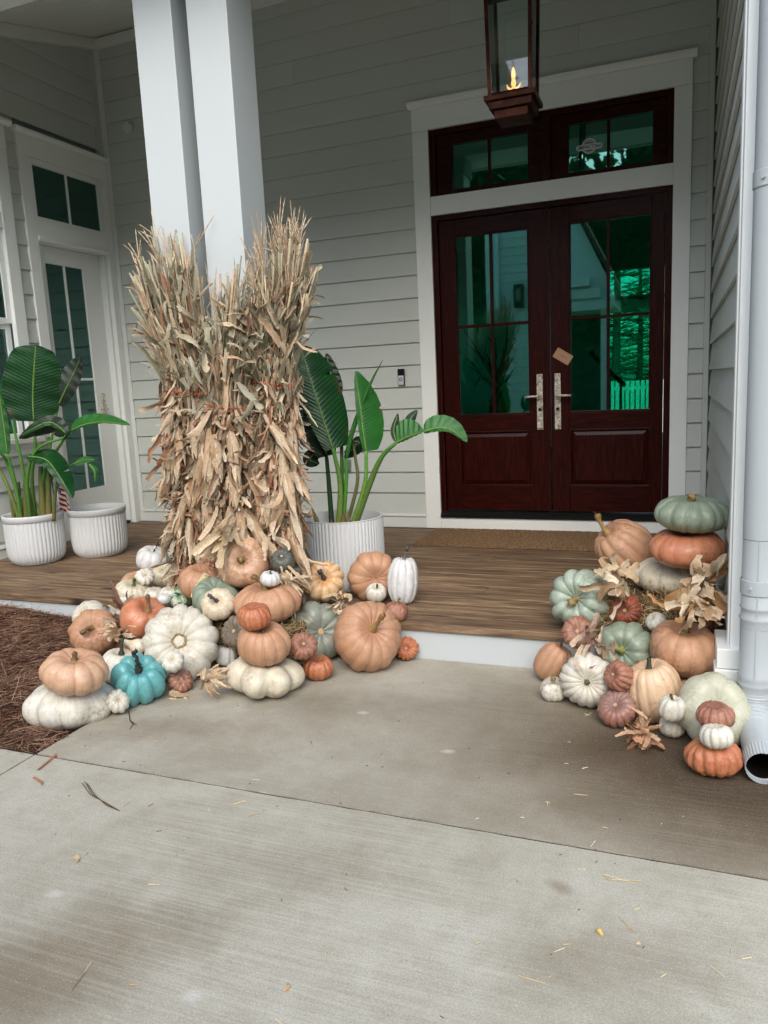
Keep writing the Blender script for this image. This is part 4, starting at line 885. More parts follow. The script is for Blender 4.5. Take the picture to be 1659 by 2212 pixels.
m.tube(P, [0.010, 0.013, 0.015, 0.016, 0.016, 0.016, 0.0155, 0.015, 0.014, 0.013, 0.012, 0.011, 0.010, 0.009, 0.008, 0.007, 0.006, 0.004, 0.003, 0.001], 10, col=lin(50, 108, 44)); build(m, 'rolled_leaf', 'stem', pl, smooth=True)
stalk(pl, [z0(0.06, -0.05), K7(680, 1250, -2.0), K7(692, 990, -2.0)], 0.016, 0.010, lin(110, 140, 60), lin(92, 150, 60))
plant_leaf(pl, [K7(692, 995, -2.0), K7(668, 830, -2.0), K7(645, 640, -1.99), K7(625, 500, -1.97), K7(608, 372, -1.95)], 0.028, 0.150, 'leaf_light', (0.25, 0.1), 0.25, 0.003, tear=((0.45, 1, 0.12),))
stalk(pl, [z0(0.07, -0.03), K7(725, 1230, -2.0), K7(815, 1035, -2.03), K7(925, 925, -2.05)], 0.024, 0.010, lin(98, 118, 58))
plant_leaf(pl, [K7(925, 925, -2.05), K7(1020, 880, -2.07), K7(1135, 840, -2.09)], 0.120, 0.014, 'leaf_light', (0.0, 0.25), 0.25, 0.004)
plant_leaf(pl, [K7(1135, 842, -2.09), K7(1240, 815, -2.10), K7(1350, 830, -2.11), K7(1470, 925, -2.12)], 0.085, 0.020, 'leaf_light', (0.0, 0.25), 0.25, 0.004)
plant_leaf(pl, [K7(925, 915, -2.03), K7(905, 830, -2.0), K7(935, 700, -1.97)], 0.020, 0.040, 'leaf_dark', (0.2, 0), 0.2, 0.002)
plant_leaf(pl, [K7(1000, 800, -1.98), K7(1040, 735, -1.97), K7(1085, 675, -1.95)], 0.03, 0.03, 'leaf_dark', (0, 0), 0.2, 0.002)
stalk(pl, [z0(-0.09, 0.02), K7(405, 1250, -1.9), K7(385, 1020, -1.9)], 0.018, 0.012, lin(40, 70, 34), lin(30, 70, 36))
plant_leaf(pl, [K7(390, 1030, -1.88), K7(330, 800, -1.86), K7(270, 620, -1.85), K7(235, 480, -1.85)], 0.11, 0.10, 'leaf_dark', (0, 0), 0.15, 0.004)
plant_leaf(pl, [K7(470, 560, -1.82), K7(420, 400, -1.82), K7(385, 235, -1.82)], 0.055, 0.055, 'leaf_dark', (-0.3, 0), 0.3, 0.004)
stalk(pl, [z0(-0.03, 0.05), K7(500, 900, -1.84), K7(470, 560, -1.82)], 0.014, 0.009)
plant_leaf(pl, [K7(585, 915, -1.9), K7(640, 930, -1.9), K7(560, 1000, -1.88), K7(525, 1045, -1.86)], 0.05, 0.05, 'leaf_dark', (0, 0.4), 0.2, 0.003)
stalk(pl, [z0(0.03, -0.06), K7(622, 1250, -2.0), K7(610, 1050, -1.96), K7(588, 915, -1.9)], 0.013, 0.008, lin(96, 104, 60), lin(74, 84, 52))
plant_leaf(pl, [K7(300, 1000, -1.84), K7(260, 1060, -1.85), K7(330, 1090, -1.86)], 0.05, 0.05, 'leaf_dark', (0, 0), 0.2, 0.003)
for (dx, dy, h, lean) in ((-0.14, -0.06, 0.17, -0.05), (-0.04, -0.09, 0.10, 0.0), (0.03, -0.09, 0.15, 0.02), (0.075, -0.08, 0.15, 0.0), (0.09, -0.02, 0.11, 0.04)):
    b = z0(dx, dy); m = MB(); m.tube([b, b+(lean*0.5, 0, h*0.6), b+(lean, 0, h)], [0.020, 0.015, 0.003], 7)
    m.col = [lin(104, 112, 56)]*7+[lin(120, 116, 66)]*7+[lin(122, 84, 56)]*7; build(m, 'cut_sheath', 'stem', pl)

# ---- left plant
K4 = lambda x, y, d=-1.78: at(x/3.1255, 663.6+y/3.1255, d)
pq = thing('bird_of_paradise', (-2.866, -1.781, 0.30), 'broad leaved green plant in the ribbed white planter at far left', 'plant')
zq = lambda dx, dy: np.array([-2.866+dx, -1.781+dy, 0.30])
plant_leaf(pq, [K4(228, 770), K4(222, 620), K4(228, 450), K4(238, 300, -1.77), K4(240, 255, -1.76)], 0.215, 0.205, 'leaf_green', (0.05, 0.1), 0.10, 0.006)
stalk(pq, [zq(0.0, 0.02), K4(215, 1150), K4(238, 950), K4(228, 770)], 0.018, 0.009)
plant_leaf(pq, [K4(395, 660, -1.62), K4(450, 540, -1.62), K4(505, 430, -1.6), K4(545, 335, -1.6)], 0.105, 0.07, 'leaf_back', (-0.3, 0.1), 0.25, 0.004)
stalk(pq, [zq(0.04, 0.05), K4(330, 1000, -1.68), K4(395, 660, -1.62)], 0.016, 0.008)
plant_leaf(pq, [K4(50, 990, -1.9), K4(30, 820, -1.9), K4(5, 650, -1.9), K4(-10, 480, -1.9)], 0.16, 0.035, 'leaf_light', (0, 0), 0.2, 0.004)
stalk(pq, [zq(-0.06, -0.06), K4(100, 1180, -1.86), K4(50, 990, -1.9)], 0.018, 0.009)
stalk(pq, [zq(-0.06, 0.0), K4(60, 1080, -1.8), K4(0, 980, -1.8)], 0.018, 0.010, lin(92, 130, 56))
stalk(pq, [zq(-0.10, -0.03), K4(60, 1230, -1.85), K4(0, 1100, -1.85)], 0.02, 0.012, lin(110, 122, 60), lin(96, 120, 60))
plant_leaf(pq, [K4(445, 850, -1.86), K4(360, 790, -1.9), K4(240, 830, -1.94), K4(128, 890, -1.96)], 0.10, 0.06, 'leaf_back', (0, -0.5), 0.5, 0.004, tear=((0.5, -1, 0.8),))
plant_leaf(pq, [K4(420, 820, -1.87), K4(330, 775, -1.92), K4(230, 815, -1.96), K4(130, 875, -1.98)], 0.03, 0.055, 'leaf_green', (0, 0.8), 0.2, 0.003)
stalk(pq, [zq(0.02, -0.05), K4(185, 1150, -1.9), K4(250, 960, -1.9), K4(430, 880, -1.87)], 0.017, 0.009)
stalk(pq, [zq(0.05, 0.0), K4(300, 1120), K4(400, 940), K4(475, 835, -1.8)], 0.017, 0.008)
plant_leaf(pq, [K4(475, 835, -1.8), K4(580, 790, -1.82), K4(710, 775, -1.84), K4(880, 800, -1.86)], 0.085, 0.012, 'leaf_light', (0, 0.3), 0.3, 0.003)
plant_leaf(pq, [K4(185, 1005, -1.92), K4(310, 1030, -1.95), K4(400, 1140, -1.98), K4(490, 1290, -2.0)], 0.125, 0.045, 'leaf_green', (0.2, 0.3), 0.35, 0.004, tear=((0.6, -1, 0.6),))
plant_leaf(pq, [K4(505, 1055, -1.75), K4(570, 1030, -1.75), K4(640, 1030, -1.76)], 0.04, 0.03, 'leaf_light', (0, 0.5), 0.3, 0.003)
plant_leaf(pq, [K4(605, 1060, -1.76), K4(640, 1110, -1.78), K4(640, 1185, -1.8)], 0.03, 0.012, 'leaf_light', (0.3, 0), 0.3, 0.003)
stalk(pq, [zq(0.09, 0.03), K4(340, 1180, -1.76), K4(430, 1090, -1.75), K4(505, 1055, -1.75)], 0.014, 0.006)
stalk(pq, [zq(0.03, -0.02), K4(170, 1180, -1.88), K4(135, 1000, -1.9), K4(80, 760, -1.9)], 0.018, 0.008)
for (x, y, tx, ty, r) in ((90, 1395, 70, 1275, .016), (135, 1395, 120, 1180, .026), (170, 1395, 175, 1150, .028), (205, 1395, 208, 1220, .022), (290, 1390, 275, 1075, .030), (325, 1390, 330, 1090, .026), (355, 1390, 385, 1190, .016), (270, 1385, 240, 1310, .008), (200, 1400, 190, 1330, .014)):
    stalk(pq, [K4(x, y, -1.80)-np.array([0, 0, 0.06]), K4((x+tx)/2, (y+ty)/2, -1.79), K4(tx, ty, -1.78)], r, r*0.6, lin(112, 104, 58), lin(60, 92, 44))

# ---- small flag behind the left plant
fl = thing('small_flag', (-2.78, -1.60, 0.30), 'small striped flag with stars on a stick behind the left plant', 'flag')
m = MB(); n1, n2 = 14, 12; vs = []; uv = []
A_ = K4(345, 1115, -1.63)
for j in range(n2+1):
    for i in range(n1+1):
        u_, v_ = i/n1, j/n2
        p = A_+VR*(0.012+0.10*u_*0.9+0.03*v_)+np.array([0, 0, -1.0])*(0.30*v_+0.07*u_)+np.array([0, 1, 0])*0.012*math.sin(9*u_+4*v_)
        vs.append(p); uv.append((v_, 1-u_) if False else (u_*0.9, 1-v_))
fs = [(j*(n1+1)+i, j*(n1+1)+i+1, (j+1)*(n1+1)+i+1, (j+1)*(n1+1)+i) for j in range(n2) for i in range(n1)]
m.v = vs; m.f = fs; m.uv = uv; build(m, 'cloth', 'flag_cloth', fl, smooth=True)
build(MB().tube([A_+np.array([0, 0, 0.03]), A_-np.array([0, 0, 0.42])], 0.004, 6), 'stick', 'bark', fl)

# ================================================================ CORN STALK BUNDLES
EARC = [lin(220, 198, 168), lin(210, 182, 150), lin(230, 214, 188), lin(200, 170, 136)]
UPC = [lin(178, 172, 146), lin(160, 156, 132), lin(194, 184, 158), lin(208, 190, 160), lin(146, 142, 120), lin(208, 178, 148), lin(188, 186, 164)]
LOC_ = [lin(206, 180, 150), lin(190, 158, 128), lin(216, 194, 166), lin(176, 138, 110), lin(226, 208, 182), lin(166, 122, 98), lin(182, 176, 152), lin(198, 166, 140)]
def rnd_dir(): v_ = rng.normal(size=3); return v_/np.linalg.norm(v_)
def dry_strip(m, p, d, L, w, col, droop=0.3, n=7, twist=0.8, side=None, curl=None, point=False):
    """a crumpled ribbon of dry leaf: nearly even width, torn end, bent and twisted"""
    p = np.array(p, float); d = np.array(d, float); d /= np.linalg.norm(d); pts = [p.copy()]; tw0 = random.uniform(-1, 1)
    sd0 = side if side is not None else np.cross(d, rnd_dir()); sd0 = sd0/(np.linalg.norm(sd0)+1e-9)
    curl = random.gauss(0, 0.8) if curl is None else curl; kink = random.randint(2, n-2); kk_ = random.gauss(0, 0.45)
    for i in range(1, n):
        b = np.cross(d, sd0); a_ = curl/(n-1)*(0.4+1.2*i/(n-1))+(kk_ if i == kink else 0); d = d*math.cos(a_)+b*math.sin(a_)
        d = d+np.array([random.gauss(0, .09), random.gauss(0, .09), random.gauss(0, .06)-droop/n]); d /= np.linalg.norm(d); pts.append(pts[-1]+d*L/(n-1))
    S_ = []; W_ = []; end = random.uniform(0.15, 1.0)
    for i in range(n):
        k = i/(n-1); a = twist*k*tw0*2; T = pts[min(i+1, n-1)]-pts[max(i-1, 0)]; T /= np.linalg.norm(T)
        b = np.cross(T, sd0); s_ = math.cos(a)*sd0+math.sin(a)*b; s_ -= (s_@T)*T; S_.append(s_/(np.linalg.norm(s_)+1e-9))
        pf = math.sin(math.pi*min(1, 0.15+0.80*k))**0.8 if point else min(1.0, 0.6+1.6*k)*min(1.0, end+(1-k)*2.0)
        W_.append(w*max(0.1, pf)*random.uniform(0.85, 1.1))
    N = np.cross(S_[n//2], d)
    m.strip(pts, W_, np.array(S_), col, random.uniform(0.1, 0.9), N)
def husk_ear(name, par, base, d, L, r, split=0.3, cols=LOC_, mat='dry_leaf', kernels=False):
    """an ear in its dry husk: overlapping pointed blades round a spindle"""
    m = MB(); base = np.array(base, float); d = np.array(d, float); d /= np.linalg.norm(d); u = np.cross(d, rnd_dir()); u /= np.linalg.norm(u); v_ = np.cross(d, u)
    for q in range(12):
        a = 2*math.pi*q/12+random.uniform(-.3, .3); pts = []; S_ = []; W_ = []; n = 8; ex = random.uniform(0.7, 1.25); fl_ = random.uniform(0, split*1.6) if random.random() < 0.6 else 0
        for i in range(n):
            k = i/(n-1); rr = r*(math.sin(math.pi*min(1, 0.10+0.86*k))**0.75)*(0.9+0.12*(q % 2))+fl_*0.12*max(0, k-0.55)
            pts.append(base+d*L*k*ex+(math.cos(a)*u+math.sin(a)*v_)*rr); S_.append(-math.sin(a)*u+math.cos(a)*v_); W_.append(r*0.62*max(0.06, math.sin(math.pi*(0.1+0.87*k))**0.8))
        m.strip(pts, W_, np.array(S_), random.choice(cols), -0.35, (math.cos(a)*u+math.sin(a)*v_))
    return build(m, name, mat, par, smooth=True)
def bundle(label, base, waist, top, rb, rw, rt, ztie, n, seed, group, lower_h, tass, frontdepth=0.11):
    random.seed(seed); global rng; rng = np.random.default_rng(seed)
    b = thing('cornstalk_bundle', base, label, 'cornstalks', group)
    base = np.array(base, float); waist = np.array(waist, float); top = np.array(top, float)
    ms = MB(); ml = MB(); mt = MB()
    for i in range(n):
        a, q = random.uniform(0, 2*math.pi), math.sqrt(random.random()); ux, uy = q*math.cos(a), q*math.sin(a)
        p0 = base+np.array([ux*rb[0], uy*rb[1], random.uniform(0, 0.03)]); p1 = waist+np.array([ux*rw[0], uy*rw[1], 0])
        h = random.uniform(-0.26, 0.06)+0.05*ux; p2 = top+np.array([ux*rt[0], uy*rt[1], h]); pm = 0.55*p1+0.45*p2+np.array([-ux*0.02, -uy*0.02, 0])
        P = spline([p0, (p0+p1)/2+rng.normal(size=3)*0.012, p1, pm, p2+rng.normal(size=3)*0.015], 9); c0 = random.choice(LOC_); c1 = random.choice(UPC)
        r0 = random.uniform(0.006, 0.0125); o_ = len(ms.v); ms.tube(P, [r0*(1-0.45*k/8) for k in range(9)], 5, col=c0)
        for k in range(9):
            kk = k/8; cc = tuple(x*(1-kk)+y*kk for x, y in zip(c0, c1)); ms.col[o_+k*5:o_+k*5+5] = [cc]*5
        # leaves clasping the stalk
        for k in range(12):
            tt = random.uniform(0.40, 0.90); f = tt*8; j = min(int(f), 7); p = P[j]+(P[j+1]-P[j])*(f-j); T = P[j+1]-P[j]; T /= np.linalg.norm(T)
            out = np.array([ux, uy-0.35, 0])+rng.normal(size=3)*0.35; out -= (out@T)*T; out /= np.linalg.norm(out)+1e-9
            d = T*random.uniform(0.8, 1.1)+out*random.uniform(0.0, 0.20)
            dry_strip(ml, p+out*0.008, d, random.uniform(0.07, 0.24), random.uniform(0.003, 0.013), random.choice(UPC if random.random() < 0.72 else LOC_), random.uniform(0.0, 0.3), 7, 0.8, None, random.gauss(0, 0.35))
        for k in range(16):
            tt = random.uniform(0.02, 0.56); f = tt*8; j = min(int(f), 7); p = P[j]+(P[j+1]-P[j])*(f-j)
            out = np.array([ux, uy-0.5, 0])+rng.normal(size=3)*0.4; out[2] *= 0.3; out /= np.linalg.norm(out)+1e-9
            d = np.array([0, 0, -1.0])*random.uniform(0.6, 1.0)+out*random.uniform(0.05, 0.45)
            dry_strip(ml, p+out*0.010, d, random.uniform(0.07, 0.22), random.uniform(0.004, 0.014), random.choice(LOC_ if random.random() < 0.85 else UPC), random.uniform(0.0, 0.5))
        for k in range(9):
            zz = random.uniform(0.10, 1.2); f = zz/waist[2]; c = base+(waist-base)*f; rx, ry = rb[0]+(rw[0]-rb[0])*f, rb[1]+(rw[1]-rb[1])*f; an = random.uniform(math.pi*0.95, math.pi*2.05)
            p = c+np.array([rx*math.cos(an), ry*math.sin(an)-0.015, 0]); p[2] = zz; dd = rng.normal(size=3); dd[2] -= 0.7; dd[1] -= 0.25
            dry_strip(ml, p, dd, random.uniform(0.04, 0.13), random.uniform(0.003, 0.010), random.choice(LOC_), 0.3, 6, 1.2, None, random.gauss(0, 1.4))
        if random.random() < tass:                                    # tassel
            T = P[-1]-P[-2]; T /= np.linalg.norm(T)
            for k in range(random.randint(4, 8)):
                d = T*random.uniform(0.7, 1.2)+rng.normal(size=3)*0.28; L = random.uniform(0.07, 0.19); q_ = [P[-1]+d*L*s_+np.array([0, 0, -0.12*L*s_*s_]) for s_ in np.linspace(0, 1, 12)]
                mt.tube(q_, [0.0016+0.0019*(w_ % 2) for w_ in range(11)]+[0.0006], 4, cap=False, col=random.choice([lin(214, 192, 164), lin(200, 174, 146), lin(224, 206, 178)]))
    stuff(build(ms, 'stalks', 'dry_leaf', b, smooth=True)); stuff(build(ml, 'dry_leaves', 'dry_leaf', b, smooth=True))
    if mt.v: stuff(build(mt, 'tassels', 'dry_leaf', b, smooth=True))
    # larger loose blades facing the viewer, one object each
    for i in range(56):
        k = random.random(); up = k > 0.45; ang = random.uniform(math.pi*1.05, math.pi*1.95)
        if up: zz = random.uniform(waist[2]-0.05, top[2]-0.25); f = (zz-waist[2])/(top[2]-waist[2]); c = waist+(top-waist)*f; rx, ry = rw[0]+(rt[0]-rw[0])*f, rw[1]+(rt[1]-rw[1])*f
        else: zz = random.uniform(0.25, waist[2]+0.05); f = zz/waist[2]; c = base+(waist-base)*f; rx, ry = rb[0]+(rw[0]-rb[0])*f, rb[1]+(rw[1]-rb[1])*f
        p = c+np.array([rx*0.98*math.cos(ang), ry*1.0*math.sin(ang)-0.02, 0]); p[2] = zz
        out = np.array([math.cos(ang), math.sin(ang), 0]); lm = MB(); sd_ = np.array([-out[1], out[0], 0.0])+rng.normal(size=3)*0.3
        d = (np.array([0, 0, 1.0]) if up and random.random() < 0.7 else np.array([0, 0, -1.0]))+out*random.uniform(0.02, 0.45)+np.array([out[0]*0.3, 0, 0])+rng.normal(size=3)*0.18
        dry_strip(lm, p, d, random.uniform(0.12, 0.30), random.uniform(0.008, 0.018), random.choice(UPC if up else LOC_), random.uniform(0.1, 0.7), 9, 1.2, sd_)
        build(lm, 'dry_leaf', 'dry_leaf', b, smooth=True)
    for i in range(19):                                                # ears in their husks
        ang = random.uniform(math.pi*1.05, math.pi*1.95); zz = random.uniform(lower_h[0], lower_h[1]); f = zz/waist[2]; c = base+(waist-base)*f; rx, ry = rb[0]+(rw[0]-rb[0])*f, rb[1]+(rw[1]-rb[1])*f
        p = c+np.array([rx*0.95*math.cos(ang), ry*0.95*math.sin(ang)-0.03, 0]); p[2] = zz; out = np.array([math.cos(ang), math.sin(ang), 0])
        d = np.array([random.gauss(0, .25)+out[0]*0.25, out[1]*0.12, -1.0])
        husk_ear('corn_ear', b, p, d, random.uniform(0.19, 0.28), random.uniform(0.024, 0.034), 0.35, EARC)
    # twine
    nn = 36
    for (zt, ex) in ((ztie, 0.010),):
        rx, ry = rw[0]+0.022, rw[1]+0.030
        build(MB().tube([(waist[0]+rx*math.cos(2*math.pi*i/nn), waist[1]+ry*math.sin(2*math.pi*i/nn), zt+0.015*math.sin(4*math.pi*i/nn)) for i in range(nn+1)], 0.0030, 6, cap=False, col=(1, 1, 1)), 'twine', 'twine', b, smooth=True)
    return b
GRP = 'cornstalk bundles tied to the porch columns'
bundle('left cornstalk bundle with a broken brushy top before the white columns', (-0.755, -2.585, 0.003), (-0.665, -2.62, 1.285), (-0.77, -2.62, 2.10), (0.155, 0.06), (0.155, 0.085), (0.225, 0.11), 1.285, 74, 11, GRP, (0.45, 1.15), 0.12)
bundle('right cornstalk bundle with feathery tassels beside the fluted planter', (-0.145, -2.585, 0.003), (-0.125, -2.62, 1.31), (-0.03, -2.62, 1.98), (0.075, 0.06), (0.135, 0.085), (0.205, 0.11), 1.31, 70, 23, GRP, (0.45, 1.2), 0.75)
bundle('middle cornstalk bundle, shortest of the three, filling the gap between the others', (-0.42, -2.69, 0.05), (-0.375, -2.72, 1.20), (-0.27, -2.68, 1.90), (0.13, 0.05), (0.135, 0.07), (0.18, 0.09), 1.20, 46, 37, GRP, (0.5, 1.1), 0.25)
random.seed(99); rng = np.random.default_rng(99)

